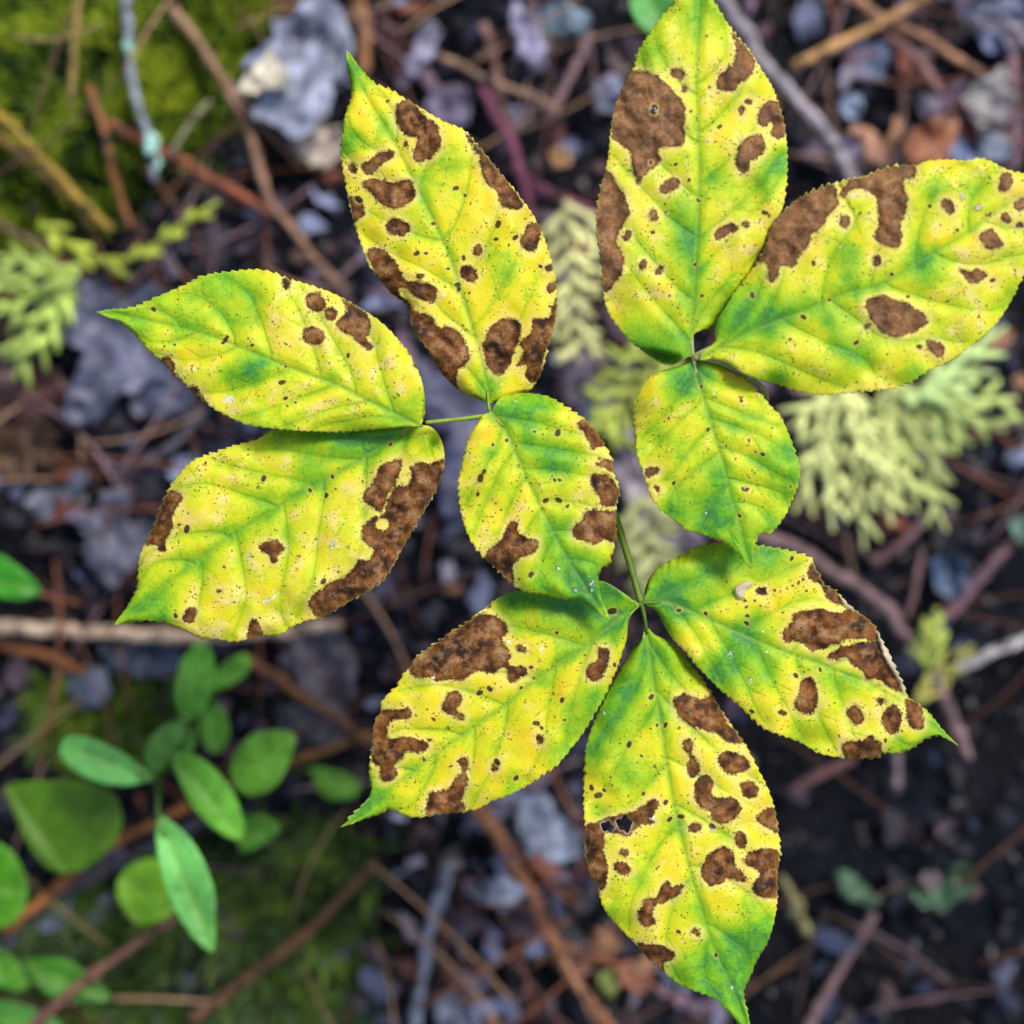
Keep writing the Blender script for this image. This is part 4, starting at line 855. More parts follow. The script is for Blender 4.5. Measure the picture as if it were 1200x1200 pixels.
# ------------------------------------------------------------------ twigs and sticks
def twig(label, pts, w, colr, lift=0.010, name='twig', cat='twig', seed=0, taper=0.75, ends=True, group=None, side=None, knots=True):
    """pts px, w full width px at the ground"""
    rs = np.random.default_rng(seed + len(label)); z = []
    for x, y in pts: z.append(GZ(x, y) + lift)
    z = np.array(z); z = 0.5 * z + 0.5 * z.mean()
    c = catmull([(x, y, zz * 2000) for (x, y), zz in zip(pts, z)], 7)
    P = W(c[:, 0], c[:, 1], c[:, 2] / 2000); n = len(P)
    r = w * 0.5 * PX(lift) * np.linspace(1, taper, n) * (1 + 0.16 * (vnoise(np.column_stack([np.arange(n) * 0.35, np.full(n, seed + 0.5)]), seed) - 0.5))
    if knots:
        for k in rs.integers(1, n - 1, max(1, n // 12)): r[k] *= 1.28
    P[:, :2] += (vnoise(np.column_stack([np.arange(n) * 0.3, np.full(n, 3.3)]), seed + 1) - 0.5)[:, None] * w * 0.35 * PX(lift)
    parts = [tube(P, r, 8, 0.9, seed=seed, rough=0.22)]
    for s in (side or []):
        q = catmull([(x, y, (GZ(x, y) + lift) * 2000) for x, y in s], 7)
        Q = W(q[:, 0], q[:, 1], q[:, 2] / 2000); Q[0] = P[np.argmin(((P - Q[0]) ** 2).sum(1))]
        parts.append(tube(Q, np.linspace(w * 0.45, w * 0.3, len(Q)) * PX(lift), 8, 0.9, seed=seed + 5, rough=0.2))
    v, f = join(parts)
    o = mesh_obj(name, v, f, M_TWIG, None, lin(*colr)); tag(o, label, cat, group); return o

TW = [
 ('long tan-brown twig running from the moss past the pale grey leaf', [(200,10),(250,75),(285,140),(310,215),(325,250),(400,335)], 12, (150,116,92), .016),
 ('upright grey twig with mint lichen standing out against the moss', [(148,-20),(152,70),(165,130),(178,165),(182,212)], 12, (128,134,146), .018),
 ('short olive-tan straw lying upright on the moss', [(93,-10),(86,60),(82,126)], 10, (140,116,66), .018),
 ('olive-tan straw slanting across the moss, upper of two', [(-20,118),(50,185),(110,250),(130,270)], 12, (150,124,48), .018),
 ('thin dark straw slanting across the moss, lower of two', [(-20,142),(50,203),(112,266)], 9, (128,98,50), .015),
 ('reddish brown twig crossing under the tan-brown one at the moss edge', [(118,140),(165,165),(215,190),(262,215),(320,252)], 13, (146,84,56), .012),
 ('short orange-brown straw under the lichen twig', [(105,100),(125,165),(135,215),(152,268)], 10, (140,92,52), .016),
 ('thin pale grass stalk tilted at the moss edge', [(198,185),(222,145),(246,118)], 6, (150,140,118), .020),
 ('thin brown straw beside the bright cedar fan', [(-15,252),(36,281),(60,292)], 9, (104,82,66), .012),
 ('thick pale tan stick passing under a yellow leaflet tip', [(-30,733),(60,738),(140,742),(210,746),(300,744),(402,732)], 18, (190,164,138), .014),
 ('orange-brown stick stub just below the pale tan stick', [(-30,745),(50,768),(102,788)], 15, (140,88,50), .010),
 ('orange-brown stick lying along a darker stick under the seedling', [(5,1092),(56,1050),(117,999),(187,962),(260,925),(336,892)], 13, (150,96,50), .022),
 ('thick dark grey stick lying along the orange-brown stick', [(0,1115),(60,1056),(120,1020),(182,992),(236,962)], 20, (72,68,76), .008),
 ('red-brown twig slanting up in front of the green leaves', [(30,1215),(47,1195),(103,1146),(154,1111),(206,1076)], 13, (112,76,64), .055),
 ('rust-brown stick crossing the dark moss', [(225,1195),(299,1139),(355,1097),(397,1055),(440,1010)], 14, (104,72,48), .014),
 ('dark brown stick running under the round-leaf plants', [(285,768),(350,813),(397,845),(440,872)], 13, (104,68,44), .014),
 ('olive-brown stick meeting the dark brown stick at its end', [(330,897),(387,876),(450,855)], 12, (116,86,46), .008),
 ('long brown stick slanting down over the dark litter between leaflets', [(552,940),(593,997),(620,1047),(647,1100),(670,1140),(690,1173),(720,1210)], 17, (132,88,58), .016),
 ('blue-grey stick flecked with white lichen on dark litter', [(528,1010),(507,1080),(497,1127),(484,1210)], 17, (134,142,156), .010),
 ('slim brown twig branching off beside the blue-grey lichen stick', [(508,1115),(547,1167),(585,1212)], 12, (130,92,72), .010),
 ('mauve-brown stick on the bare navy-black soil', [(945,1210),(970,1160),(993,1123),(1026,1070)], 14, (112,90,92), .008),
 ('curved thick purple-brown twig sweeping round the folded leaflet', [(880,625),(933,640),(973,667),(1008,688),(1040,712),(1061,744),(1083,776),(1104,813),(1120,845),(1135,890)], 18, (118,94,96), .022),
 ('pale grey stick poking in toward the curved purple-brown twig', [(1098,794),(1133,779),(1173,760),(1225,740)], 14, (176,170,170), .012),
 ('straight mauve twig above the pale grey stick', [(1105,726),(1133,696),(1160,664),(1200,620)], 16, (110,82,94), .008),
 ('grey-mauve stick running beside the topmost yellow leaflet', [(828,-20),(860,17),(894,71),(925,108),(956,144),(982,181),(1004,215)], 17, (156,146,152), .016),
 ('tan twig crossing over another tan twig near the orange leaf scrap', [(928,80),(982,51),(1030,28),(1090,-5)], 13, (182,138,88), .020),
 ('long tan-brown twig running under the crossing tan twig', [(985,-12),(1036,23),(1064,37),(1101,57),(1150,86)], 14, (158,116,88), .014),
 ('thin mauve-brown twig forking below the two tan twigs', [(1036,34),(1075,71),(1101,110),(1128,150)], 12, (134,98,94), .012),
 ('dark brown straw standing below the crossing tan twigs', [(1045,50),(1058,99),(1056,172)], 11, (94,66,58), .008),
 ('mauve straw beside the pale grey leaf scrap', [(1184,40),(1188,95),(1190,160),(1186,200)], 14, (136,104,112), .012),
 ('forked magenta-purple stem in the litter between the leaflets', [(560,88),(580,133),(597,167),(613,207),(622,262)], 14, (122,66,88), .016),
 ('thin tan straw lying across the magenta-purple stem', [(515,66),(567,90),(617,110),(655,128)], 9, (148,118,96), .020),
 ('brown straw leaning beside the thin tan straw', [(566,28),(576,60),(586,110),(600,150)], 12, (124,92,82), .012),
 ('mauve-brown twig slanting down to the magenta-purple stem', [(692,40),(667,93),(640,146)], 12, (132,104,106), .014),
 ('tan-orange stick standing beside the tip of a yellow leaflet', [(418,-15),(428,40),(424,90)], 20, (150,104,72), .010),
 ('mauve-brown twig under the fanning cedar spray', [(1020,660),(1061,633),(1084,606)], 14, (116,88,92), .006),
 ('thin straw dropping to the curved purple-brown twig', [(1082,640),(1072,688),(1062,728)], 8, (120,92,90), .014),
 ('dark red-brown straw in the shade below the grey leaf scraps', [(60,540),(100,552),(150,560)], 9, (110,60,46), .004),
 ('dark grey twig reaching under the lower left leaflet', [(165,545),(205,520),(240,480)], 11, (84,80,90), .010),
 ('pinkish stick end lying by the bottom of the folded leaflet', [(925,930),(960,908),(1000,892)], 13, (96,66,68), .010),
 ('slim grey-brown straw beside the navy soil', [(1050,880),(1052,905),(1050,930)], 11, (118,104,110), .010),
]
for i, (lab, pts, w, c, lf) in enumerate(TW):
    side = [[(613,207),(647,227),(677,240),(712,256)]] if 'forked magenta' in lab else None
    o = twig(lab, pts, w, c, lf, seed=i, side=side, name='stick' if 'stick' in lab else 'straw' if ('straw' in lab or 'stalk' in lab) else 'stem' if 'stem' in lab else 'twig', cat='stick' if 'stick' in lab else 'straw' if ('straw' in lab or 'stalk' in lab) else 'twig')
    if 'mint lichen' in lab:
        for (x, y, r) in ((177, 168, 11), (150, 55, 8), (181, 190, 8)):
            t = np.random.default_rng(int(x)); z = GZ(x, y) + .022
            poly = [(x + r * t.uniform(.7, 1.1) * math.cos(a), y + 1.4 * r * t.uniform(.7, 1.1) * math.sin(a)) for a in np.arange(0, 6.28, .7)]
            blade_obj('lichen', poly, z, M_DEAD, lin(150, 196, 180), o, 4, wav=.001, seed=int(x))

# ------------------------------------------------------------------ dead leaves and scraps big enough to pick out
DL = [
 ('pale blue-grey dead leaf curled beside the moss', [(320,43),(345,15),(378,4),(400,18),(412,60),(404,100),(388,140),(352,156),(318,142),(300,128),(312,95),(318,70)], (152,158,178), .024),
 ('cream flap of the torn dead leaf beside the moss', [(318,58),(336,92),(322,104),(290,112),(274,106),(296,82)], (216,204,180), .028),
 ('creamy leaf scrap under the pale blue-grey dead leaf', [(336,168),(372,152),(400,148),(404,182),(366,198)], (186,170,156), .008),
 ('large crumpled grey-blue dead leaf beside the cedar fan', [(62,350),(90,318),(140,328),(190,338),(236,345),(252,392),(222,440),(186,470),(150,484),(112,494),(82,480),(80,425),(60,400)], (92,96,118), .018),
 ('folded grey-blue leaf lobe below the large crumpled leaf', [(150,445),(185,432),(215,446),(222,474),(192,500),(162,490)], (84,88,110), .008),
 ('pointed grey dead leaf in the shade beside the lower left leaflet', [(100,612),(122,578),(146,566),(165,598),(190,612),(182,645),(152,668),(132,690),(112,655)], (112,112,132), .008),
 ('small grey leaf scrap beside the pointed grey leaf', [(32,584),(58,570),(84,578),(82,602),(48,614)], (104,108,122), .006),
 ('mauve-grey dead leaf behind the brown sticks under the lower left leaflet', [(334,748),(375,738),(405,745),(418,790),(392,826),(356,818),(336,795)], (104,98,112), .004),
 ('dim grey leaf below the mauve-grey dead leaf', [(318,826),(360,822),(412,832),(398,866),(350,872),(326,858)], (86,86,98), .000),
 ('smooth dark blue-grey leaf under the thick pale stick', [(118,752),(165,744),(215,752),(205,785),(160,795),(128,782)], (74,86,110), .004),
 ('small pale blue-grey scrap beside the smooth dark leaf', [(78,795),(105,780),(128,785),(126,818),(92,832)], (116,126,150), .008),
 ('slate-grey dead leaf seen between the four-leaflet stalks', [(480,420),(530,432),(590,470),(600,520),(585,570),(550,600),(520,590),(512,520),(490,470)], (100,100,126), .010),
 ('grey-mauve strip of bark beneath the small green leaflet tip', [(712,528),(742,518),(762,565),(792,602),(826,632),(800,642),(766,626),(728,582)], (148,136,144), .014),
 ('dull mauve leaf scrap between the cedar sprays', [(650,418),(690,408),(712,430),(706,474),(668,486),(652,455)], (104,94,108), .002),
 ('pale blue-grey lobed leaf beside the long brown stick', [(605,945),(640,932),(655,960),(676,985),(664,1008),(630,1010),(614,985)], (150,160,182), .010),
 ('small blue-grey scrap touching the long brown stick', [(556,1046),(588,1026),(618,1044),(592,1062),(560,1060)], (144,154,176), .010),
 ('blue-grey scrap between the two lichen sticks', [(512,1176),(545,1158),(566,1190),(540,1214),(512,1206)], (138,142,164), .006),
 ('pale mauve strip-like leaf scrap with a rounded end', [(595,0),(613,2),(640,55),(638,82),(618,80),(606,45)], (156,150,182), .014),
 ('teal-grey dead leaf beside the pale mauve strip', [(622,12),(655,2),(684,10),(688,36),(650,46),(630,34)], (114,136,152), .008),
 ('narrow grey-mauve twisted leaf above a yellow leaflet', [(486,36),(510,18),(514,42),(496,78),(474,108),(462,94),(478,66)], (140,134,158), .012),
 ('round grey-blue scrap beside the big brown blotch of the topmost leaflet', [(698,98),(716,88),(732,104),(726,128),(704,132),(694,114)], (132,138,166), .010),
 ('dusky mauve leaf scrap above the magenta-purple stem', [(506,104),(532,96),(550,118),(544,148),(518,152),(504,130)], (122,112,138), .006),
 ('round tan seed-like scrap below the mauve-brown twig', [(644,176),(658,170),(670,180),(668,194),(654,200),(644,190)], (196,146,96), .010),
 ('blue-grey dead leaf beyond the crossing tan twigs', [(1128,8),(1165,-4),(1196,8),(1200,50),(1166,64),(1134,40)], (108,114,142), .006),
 ('pale grey leaf scrap beside the mauve straw', [(1132,116),(1160,86),(1184,72),(1190,128),(1150,158)], (156,152,152), .008),
 ('small blue-grey scrap below the pale grey scrap', [(1148,160),(1172,152),(1186,170),(1170,188),(1150,184)], (130,140,160), .006),
 ('orange-brown leaf scrap above the widest blotched leaflet', [(1062,170),(1085,138),(1116,136),(1122,170),(1100,194),(1068,196)], (160,98,62), .010),
 ('dark blue leaf scrap beside the orange-brown one', [(1108,172),(1130,158),(1144,178),(1130,196),(1108,194)], (84,98,140), .006),
 ('bluish grey leaf under the crossing tan twigs', [(984,54),(1016,42),(1046,52),(1044,90),(1010,98),(990,80)], (108,120,148), .002),
 ('small pale blue scrap below the bluish grey leaf', [(986,116),(1004,110),(1014,124),(1002,138),(988,132)], (140,156,184), .008),
 ('brown wedge-shaped leaf scrap beside the grey-mauve stick', [(996,148),(1026,154),(1052,186),(1036,196),(1010,178)], (148,104,80), .010),
 ('muted green leaf scrap lying on the navy-black soil', [(980,1018),(994,1020),(1012,1040),(1036,1056),(1024,1066),(996,1058),(982,1044)], (84,120,88), .008),
 ('dull green curled leaf with a hollow on the navy-black soil', [(1064,1042),(1086,1046),(1110,1034),(1112,1014),(1130,1012),(1142,1030),(1128,1054),(1096,1062),(1070,1056)], (54,92,62), .006),
 ('small beige chip of leaf beside the dull green curled leaf', [(1080,1028),(1094,1020),(1104,1032),(1098,1044),(1084,1042)], (160,144,142), .012),
 ('olive-tan narrow leaf lying next to the lowest leaflet tip', [(912,1026),(926,1034),(944,1066),(956,1096),(944,1106),(928,1072)], (158,150,98), .008),
 ('tan-red leaf scrap under the lowest blotched leaflet', [(640,1118),(668,1108),(700,1128),(690,1146),(656,1138)], (146,96,76), .006),
 ('red-brown leaf scrap beside the long brown stick end', [(716,1128),(740,1124),(764,1148),(752,1166),(726,1150)], (156,96,70), .006),
 ('olive moss-stained scrap beside the red-brown leaf scrap', [(700,1140),(716,1136),(726,1160),(712,1172),(700,1158)], (120,132,54), .010),
 ('pinkish-brown leaf patch beside the large crumpled leaf', [(-10,440),(40,425),(78,440),(70,480),(20,490),(-12,476)], (112,74,70), .002),
 ('tan-brown rotten leaf below the pinkish-brown patch', [(-10,505),(40,490),(80,505),(72,545),(22,560),(-12,540)], (96,72,50), .002),
 ('blue-black leaf beside the curved purple-brown twig', [(1090,660),(1120,648),(1140,672),(1126,700),(1098,694)], (72,94,126), .004),
 ('bright mint lichen scrap near the mauve twig', [(1184,612),(1200,606),(1210,622),(1198,636),(1186,630)], (126,164,140), .010),
]
for i, (lab, poly, c, lf) in enumerate(DL):
    cx, cy = np.mean(poly, axis=0); big = max(np.ptp(np.array(poly), axis=0))
    nm = 'bark_strip' if 'bark' in lab else 'leaf_scrap' if ('scrap' in lab or 'chip' in lab) else 'dead_leaf'
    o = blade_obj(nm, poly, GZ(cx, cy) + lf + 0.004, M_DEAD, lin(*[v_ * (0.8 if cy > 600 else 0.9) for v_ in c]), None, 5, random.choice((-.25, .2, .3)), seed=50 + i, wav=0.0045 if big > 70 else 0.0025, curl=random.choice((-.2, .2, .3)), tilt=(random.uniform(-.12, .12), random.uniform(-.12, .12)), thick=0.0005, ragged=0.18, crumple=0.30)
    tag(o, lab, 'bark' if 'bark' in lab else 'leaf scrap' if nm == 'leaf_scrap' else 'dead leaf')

# ------------------------------------------------------------------ countable small litter: scraps, needles, chips
def scrap_mesh(seed):
    r = np.random.default_rng(seed); k = 13
    ang = (np.arange(k) + r.uniform(-.3, .3, k)) / k * 6.2832; rad = r.uniform(.45, 1.0, k); el_ = r.uniform(.3, .75)
    pl = catmull(np.stack([np.cos(ang) * rad, np.sin(ang) * rad * el_], 1), 0.16, True)
    V, F = triangulate(pl, 0.2, seed=seed)
    z = r.uniform(.3, .7) * (V[:, 0] ** 2) * r.choice((-1, 1)) + r.uniform(.3, .9) * V[:, 1] ** 2 * r.choice((-1, 1)) + .55 * np.abs(vnoise(V * 2.0 + 9, seed) - .5) + .25 * (vnoise(V * 4.5 + 3, seed + 40) - .5)
    me = bpy.data.meshes.new('leaf_scrap'); me.from_pydata(np.column_stack([V, z]).tolist(), [], F.tolist()); me.shade_smooth(); me.materials.append(M_DEAD); return me
def chip_mesh(seed):
    r = np.random.default_rng(seed); k = 7; ang = np.sort(r.uniform(0, 6.28, k)); V = []
    for zz, sc in ((-.14, .9), (.1, 1.0), (.2, .8)):
        for a in ang: V.append((math.cos(a) * sc * r.uniform(.8, 1.1), math.sin(a) * sc * .45 * r.uniform(.8, 1.1), zz + r.uniform(-.06, .06)))
    F = [tuple(range(k - 1, -1, -1)), tuple(2 * k + i for i in range(k))]
    for l in (0, 1):
        for i in range(k): F.append((l * k + i, l * k + (i + 1) % k, (l + 1) * k + (i + 1) % k, (l + 1) * k + i))
    me = bpy.data.meshes.new('bark_chip'); me.from_pydata(V, [], F); me.materials.append(M_CHIP); return me
def needle_mesh(seed):
    r = np.random.default_rng(seed); t = np.linspace(-1, 1, 12); b = r.uniform(-.18, .18)
    v, f = tube(np.stack([t, b * (1 - t * t), .05 * (1 - t * t)], 1), .016 * (1.15 - .5 * np.abs(t) ** 3), 5)
    me = bpy.data.meshes.new('pine_needle'); me.from_pydata([tuple(x) for x in v], [], f); me.shade_smooth(); me.materials.append(M_NEEDLE); return me
SCR = [scrap_mesh(i) for i in range(12)]; CHP = [chip_mesh(i) for i in range(5)]; NDL = [needle_mesh(i) for i in range(5)]
CN = dict(mauve=(128,108,128), bluegrey=(134,142,174), redbrown=(128,74,58), tan=(170,124,92), plum=(84,66,82), pale=(164,158,178), slate=(84,88,112), charcoal=(46,46,58), navy=(38,48,76), rosy=(98,68,72))
CW = dict(bluegrey='blue-grey', redbrown='red-brown', pale='pale lilac-grey', rosy='rosy brown', navy='dark navy')
PAL = dict(top=['mauve', 'bluegrey', 'redbrown', 'tan', 'plum', 'pale', 'bluegrey'], left=['slate', 'charcoal', 'redbrown', 'bluegrey', 'plum'],
           right=['navy', 'charcoal', 'rosy', 'navy', 'plum', 'slate'], bottom=['bluegrey', 'redbrown', 'slate', 'tan', 'charcoal', 'pale', 'mauve'])
ZN = dict(top='in the mauve litter beyond the leaflets', left='in the shaded litter beside the grey-blue leaves', right='on the navy-black soil', bottom='in the dark litter under the three-leaflet sprays')
def zone(x, y):
    if y < 420 and x > 320: return 'top'
    if x > 860: return 'right' if y > 620 else 'top'
    if x < 470: return 'left'
    return 'bottom'
avoid = [p[::6] for p in LEAF_POLY.values()]
def hidden(x, y):
    q = np.array([[x, y]], float)
    return any(inside(q, p)[0] and poly_sd(q, p)[0] > 6 for p in avoid)
def in_moss(x, y): return inside(np.array([[x, y]], float), MOSS_POLYS[0])[0]
LM = [('the long tan-brown twig', TW[0][1]), ('the mint-lichen twig', TW[1][1]), ('the two olive-tan straws', TW[3][1]), ('the reddish brown twig', TW[5][1]), ('the thick pale tan stick', TW[9][1]),
      ('the orange-brown stick stub', TW[10][1]), ('the orange-brown stick', TW[11][1]), ('the slanting red-brown twig', TW[13][1]), ('the rust-brown stick', TW[14][1]), ('the dark brown stick', TW[15][1]),
      ('the long brown stick', TW[17][1]), ('the blue-grey lichen stick', TW[18][1]), ('the mauve-brown stick', TW[20][1]), ('the curved purple-brown twig', TW[21][1]), ('the pale grey stick', TW[22][1]),
      ('the straight mauve twig', TW[23][1]), ('the grey-mauve stick', TW[24][1]), ('the crossing tan twig', TW[25][1]), ('the long tan-brown forked twig', TW[26][1]), ('the magenta-purple stem', TW[30][1]), ('the thin tan straw', TW[31][1]), ('the tan-orange stick', TW[34][1]),
      ('the pale curled leaf', DL[0][1]), ('the big crumpled grey-blue leaf', DL[3][1]), ('the pointed grey leaf', DL[5][1]), ('the mauve-grey leaf', DL[7][1]), ('the smooth dark leaf', DL[9][1]), ('the slate-grey leaf', DL[11][1]), ('the grey bark strip', DL[12][1]),
      ('the pale lobed leaf', DL[14][1]), ('the teal-grey leaf', DL[18][1]), ('the blue-grey leaf by the tan twigs', DL[23][1]), ('the pale grey leaf scrap', DL[24][1]), ('the muted green scrap', DL[31][1]), ('the dull green curled leaf', DL[32][1]), ('the olive-tan narrow leaf', DL[34][1]),
      ('the pinkish-brown leaf patch', DL[38][1]), ('the tan-brown rotten leaf', DL[39][1]), ('the broadest cedar spray', [(960,520),(990,600)]), ('the forked cedar spray', [(1130,490)]), ('the bright cedar fan', [(30,350)]), ('the cream-green cedar spray', [(668,300),(675,390)]),
      ('the pointed-leaf seedling', [(186,905),(230,800)]), ('the heart-shaped leaf', [(75,960)]), ('the small cedar tip', [(1095,750)])]
LMP = [catmull(p, 12) if len(p) > 1 else np.array(p, float) for _, p in LM]
def near(x, y):
    return LM[int(np.argmin([np.hypot(p[:, 0] - x, p[:, 1] - y).min() for p in LMP]))][0]
cnt = dict(scrap=0, chip=0, needle=0); tries = 0; N = dict(scrap=250, chip=80, needle=170)
rr = random.Random(11)
while any(cnt[k] < N[k] for k in N) and tries < 6000:
    tries += 1
    k = rr.choice([q for q in N if cnt[q] < N[q]])
    x, y = rr.uniform(-10, 1210), rr.uniform(-10, 1210)
    if hidden(x, y) or (in_moss(x, y) and k != 'needle') : continue
    if x < 420 and y > 800 and rr.random() < .75: continue
    if in_moss(x, y) and rr.random() < .7: continue
    zn = zone(x, y)
    if zn == 'right' and rr.random() < .62: continue
    cnt[k] += 1
    z0 = GZ(x, y) + (0.010 if in_moss(x, y) else 0.0)
    if k == 'scrap':
        o = bpy.data.objects.new('leaf_scrap', rr.choice(SCR)); s = rr.uniform(12, 36) * PX(0); o.scale = (s, s, s * .8); dz = rr.uniform(.003, .013)
        o.rotation_euler = (rr.uniform(-.8, .8), rr.uniform(-.7, .7), rr.uniform(0, 6.28)); cn = rr.choice(PAL[zn]); c = CN[cn]; lab, cat, grp = '%s %s rotted leaf scrap beside %s' % ('tiny' if s < 20 * PX(0) else 'small' if s < 28 * PX(0) else 'broad', CW.get(cn, cn), near(x, y)), 'leaf scrap', 'rotted leaf scraps in the litter'
    elif k == 'chip':
        o = bpy.data.objects.new('bark_chip', rr.choice(CHP)); s = rr.uniform(9, 26) * PX(0); o.scale = (s, s, s); dz = rr.uniform(.001, .008)
        o.rotation_euler = (rr.uniform(-.35, .35), rr.uniform(-.35, .35), rr.uniform(0, 6.28)); cn = rr.choice(PAL[zn]); c = CN[cn]; lab, cat, grp = '%s %s bark chip beside %s' % ('small' if s < 17 * PX(0) else 'larger', CW.get(cn, cn), near(x, y)), 'bark chip', 'bark chips in the litter'
    else:
        o = bpy.data.objects.new('pine_needle', rr.choice(NDL)); s = rr.uniform(50, 120) * PX(0); o.scale = (s, s, s * 1.0); dz = rr.uniform(.006, .018)
        q_ = rr.uniform(.016, .034); o.scale = (s, q_, q_)
        o.rotation_euler = (0, rr.uniform(-.06, .06), rr.uniform(0, 6.28)); cn, c = rr.choice([('rust-brown',(140,88,62)),('dark brown',(104,68,60)),('straw-coloured',(184,146,110)),('mauve-brown',(142,114,118))])
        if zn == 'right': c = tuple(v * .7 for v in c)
        lab, cat, grp = '%s %s pine needle lying by %s' % ('short' if s < 80 * PX(0) else 'long', cn, near(x, y)), 'pine needle', 'fallen pine needles'
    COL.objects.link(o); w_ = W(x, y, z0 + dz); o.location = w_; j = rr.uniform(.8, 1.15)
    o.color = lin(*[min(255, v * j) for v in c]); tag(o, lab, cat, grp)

# ------------------------------------------------------------------ what nobody could count: crumbs and moss
def crumbs():
    r = np.random.default_rng(5); n = 7000
    x = r.normal(0, .15, n); y = r.normal(0, .15, n); z = gz(x, y) + r.uniform(-.0005, .004, n)
    q = np.stack([x / PX(0) + 600, 600 - y / PX(0)], 1); ins = inside(q, MOSS_POLYS[0]); drk = (q[:, 0] > 850) & (q[:, 1] > 640)
    V, F, T = [], [], []
    for i in range(n):
        if ins[i] and r.random() < .9: continue
        s = r.uniform(.0012, .0045); e = r.uniform(.2, .8); a = r.uniform(0, 6.28); ca, sa = math.cos(a), math.sin(a); tx, ty = r.uniform(-.7, .7, 2)
        b = len(V); t = r.random() ** 1.5 * (0.28 if drk[i] else .85)
        for (u, v, h) in ((-1, -e, 0), (1, -e * .7, 0), (.8, e, 0), (-.9, e * .8, 0), (0, 0, .35)):
            X, Y = (u * ca - v * sa) * s, (u * sa + v * ca) * s
            V.append((x[i] + X, y[i] + Y, z[i] + X * tx + Y * ty + h * s)); T.append(t)
        F += [(b, b + 1, b + 4), (b + 1, b + 2, b + 4), (b + 2, b + 3, b + 4), (b + 3, b, b + 4)]
    o = mesh_obj('forest_litter', V, F, M_CRUMB, smooth=False, origin=(0, 0, 0)); fattr(o.data, 'tone', T)
    tag(o, 'fine crumbs of rotted leaves and bark covering the soil', 'litter', kind='stuff')
crumbs()
def mould():
    r = np.random.default_rng(9); n = 3000; x = r.uniform(-.30, .30, n); y = r.uniform(-.30, .30, n)
    q = np.stack([x / PX(0) + 600, 600 - y / PX(0)], 1); ins = inside(q, MOSS_POLYS[0]); drk = (q[:, 0] > 850) & (q[:, 1] > 640); lft = (q[:, 0] < 470) & (q[:, 1] > 330)
    z = gz(x, y) + r.uniform(.0, .005, n); V, F, T = [], [], []
    for i in range(n):
        if ins[i] or (drk[i] and r.random() < .6): continue
        b = len(V); s = r.uniform(.002, .0075); e = r.uniform(.25, .8); a = r.uniform(0, 6.28); ca, sa = math.cos(a), math.sin(a); tx, ty = r.normal(0, .45, 2); cu, cv = r.uniform(-.8, .8, 2)
        t = r.random() ** 1.3 * (.36 if drk[i] else .68 if lft[i] else 1.0)
        for u, v in ((-1, -.5), (-.3, -1), (.5, -.8), (1, -.1), (.6, .7), (-.2, 1), (-.9, .5), (0, 0)):
            u, v = u * r.uniform(.7, 1.1), v * e * r.uniform(.6, 1.1); X, Y = (u * ca - v * sa) * s, (u * sa + v * ca) * s
            V.append((x[i] + X, y[i] + Y, z[i] + X * tx + Y * ty + (cu * u * u + cv * v * v) * s)); T.append(t)
        F += [(b + k, b + (k + 1) % 7, b + 7) for k in range(7)]
    o = mesh_obj('leaf_mould', V, F, M_CRUMB, smooth=False, origin=(0, 0, 0)); fattr(o.data, 'tone', T)
    tag(o, 'layer of broken rotting leaf bits over the soil', 'leaf mould', kind='stuff')
mould()
def moss(label, poly, ntuft, ln, wd, zoff, seed, lean=0.7, tone=(0, 1), nb=11):
    r = np.random.default_rng(seed); poly = np.array(poly, float); mn, mx = poly.min(0), poly.max(0); V, F, T = [], [], []
    k = 0
    cc = r.uniform(mn, mx, (ntuft * 4, 2)); cc = cc[poly_sd(cc, poly) > r.uniform(-14, 10, len(cc))]
    cc = cc[vnoise(cc / 22, seed + 1) > r.uniform(.05, .55, len(cc))][:ntuft]; ntuft = len(cc)
    ww = W(cc[:, 0], cc[:, 1], 0); zz = gz(ww[:, 0], ww[:, 1]) + zoff + .006 * (vnoise(cc / 26 + 2, seed) - .5) + .005 * (vnoise(cc / 9 + 5, seed + 5) - .5)
    while k < ntuft:
        c, w_, z = cc[k], ww[k], zz[k]; k += 1; tn = tone[0] + (tone[1] - tone[0]) * np.clip(.8 * (vnoise(c[None] / 26 + 2, seed)[0] - .2) + .9 * (vnoise(c[None] / 9 + 5, seed + 5)[0] - .25) + r.uniform(-.2, .2), 0, 1)
        for _ in range(nb):
            a = r.uniform(0, 6.28); L = ln * r.uniform(.5, 1.2); el_ = r.uniform(.25, 1.0) * lean
            d = np.array([math.cos(a) * el_, math.sin(a) * el_, 1.0]); d /= np.linalg.norm(d); sd_ = np.array([-math.sin(a), math.cos(a), 0]) * wd * r.uniform(.6, 1.2)
            p = np.array([w_[0], w_[1], z]) + np.array([r.uniform(-.002, .002), r.uniform(-.002, .002), 0]); b = len(V)
            V += [p - sd_ * .6, p + sd_ * .6, p + d * L * .55 + sd_, p + d * L * .55 - sd_, p + d * L - np.array([0, 0, .15 * L])]; F += [(b, b + 1, b + 2, b + 3), (b + 3, b + 2, b + 4)]
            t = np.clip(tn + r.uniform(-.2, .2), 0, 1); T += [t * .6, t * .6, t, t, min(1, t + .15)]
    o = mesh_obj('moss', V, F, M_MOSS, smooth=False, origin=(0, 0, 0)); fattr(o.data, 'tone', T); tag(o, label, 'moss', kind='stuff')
moss('bright olive-green moss cushion crossed by straws', MOSS_POLYS[0], 5200, .0075, .0007, -.001, 3)
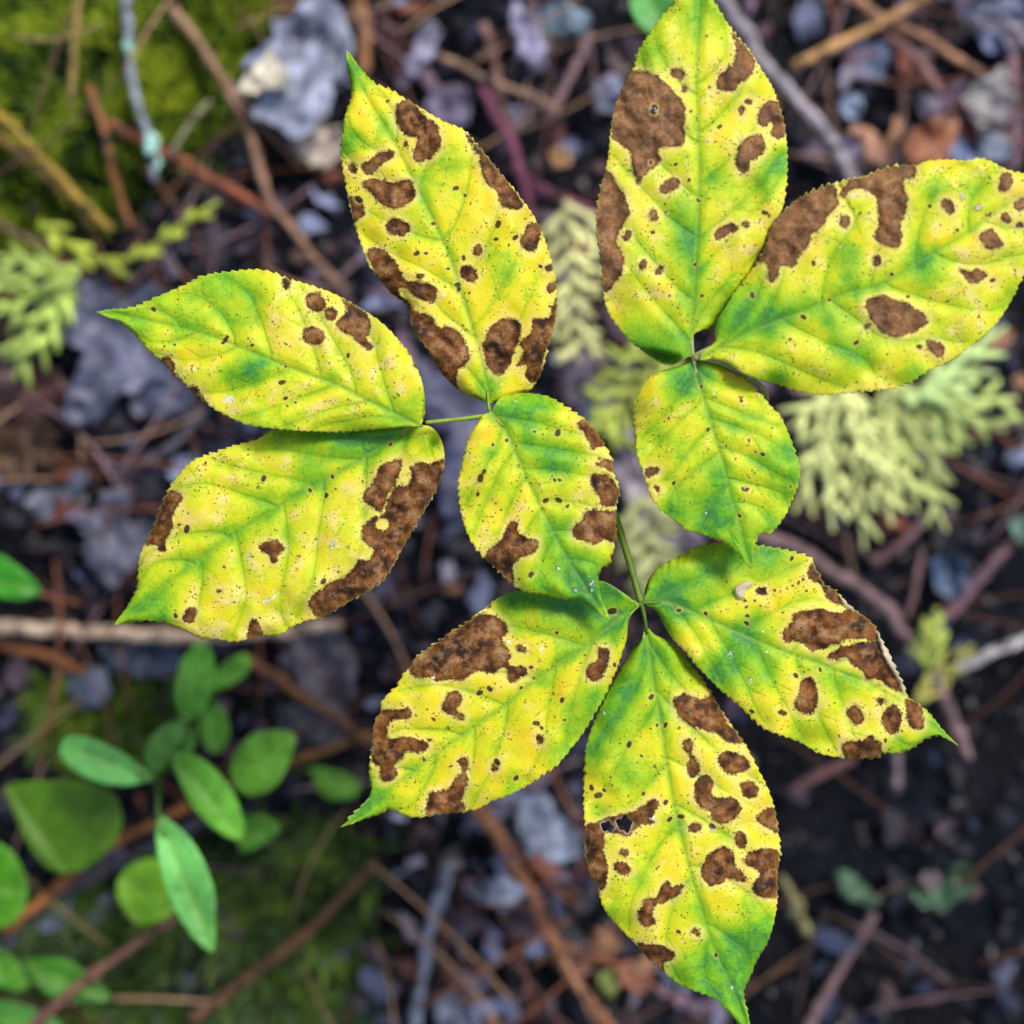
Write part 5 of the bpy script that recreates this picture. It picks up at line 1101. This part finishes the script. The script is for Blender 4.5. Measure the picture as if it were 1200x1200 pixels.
moss('feathery green moss under the seedling leaves', [(30,810),(90,790),(190,800),(215,850),(160,900),(70,905),(35,870)], 150, .014, .0007, .0, 4, 1.1, (.05, .5), 9)
moss('dark green moss along the rust-brown stick', [(-60,1090),(130,1040),(250,985),(330,960),(430,985),(440,1080),(420,1230),(-60,1230)], 520, .018, .0007, .0, 6, 1.6, (.0, .34), 8)

# ------------------------------------------------------------------ water drops on the leaflets
def leaf_z(key, x, y):
    V, z = LEAF_Z[key]; return float(z[np.argmin((V[:, 0] - x) ** 2 + (V[:, 1] - y) ** 2)])
DROPS = [('B1', 766, 129, 5), ('B1', 781, 218, 3.5), ('B1', 782, 250, 3.5), ('B2', 1147, 243, 5), ('B2', 1128, 231, 4), ('A4', 694, 684, 3.2), ('A4', 690, 692, 2.6), ('A4', 674, 691, 3), ('A4', 654, 666, 3),
         ('A3', 391, 637, 3.5), ('A3', 293, 650, 2.8), ('C1', 508, 793, 4), ('C3', 857, 767, 3), ('C3', 879, 797, 2.6), ('C2', 835, 973, 3), ('A3', 447, 646, 4), ('C1', 653, 774, 2.4)]
rd = random.Random(3)
WHO = dict(B1='topmost', B2='widest', A4='small central', A3='lower left', C1='brown-edged left-pointing', C3='folded-edge', C2='holed')
for key, x, y, r in DROPS:
    z = leaf_z(key, x, y); rw = r * PX(z); V, F = [], []; S = 14
    for i, (rr_, h) in enumerate(((1, -.05), (.97, .16), (.8, .38), (.5, .55))):
        for k in range(S): a = 6.283 * k / S; V.append((math.cos(a) * rr_ * rw * (1 + .15 * math.sin(2 * a + x)), math.sin(a) * rr_ * rw, h * rw))
    V.append((0, 0, .6 * rw))
    for i in range(3):
        for k in range(S): F.append((i * S + k, i * S + (k + 1) % S, (i + 1) * S + (k + 1) % S, (i + 1) * S + k))
    for k in range(S): F.append((3 * S + k, 3 * S + (k + 1) % S, 4 * S))
    F.append(tuple(range(S - 1, -1, -1)))
    w_ = W(x, y, z); o = mesh_obj('water_drop', np.array(V) + w_, F, M_WATER)
    tag(o, 'tiny clear water drop on the %s blotched leaflet' % WHO[key], 'water drop', 'water drops on the %s leaflet' % WHO[key])
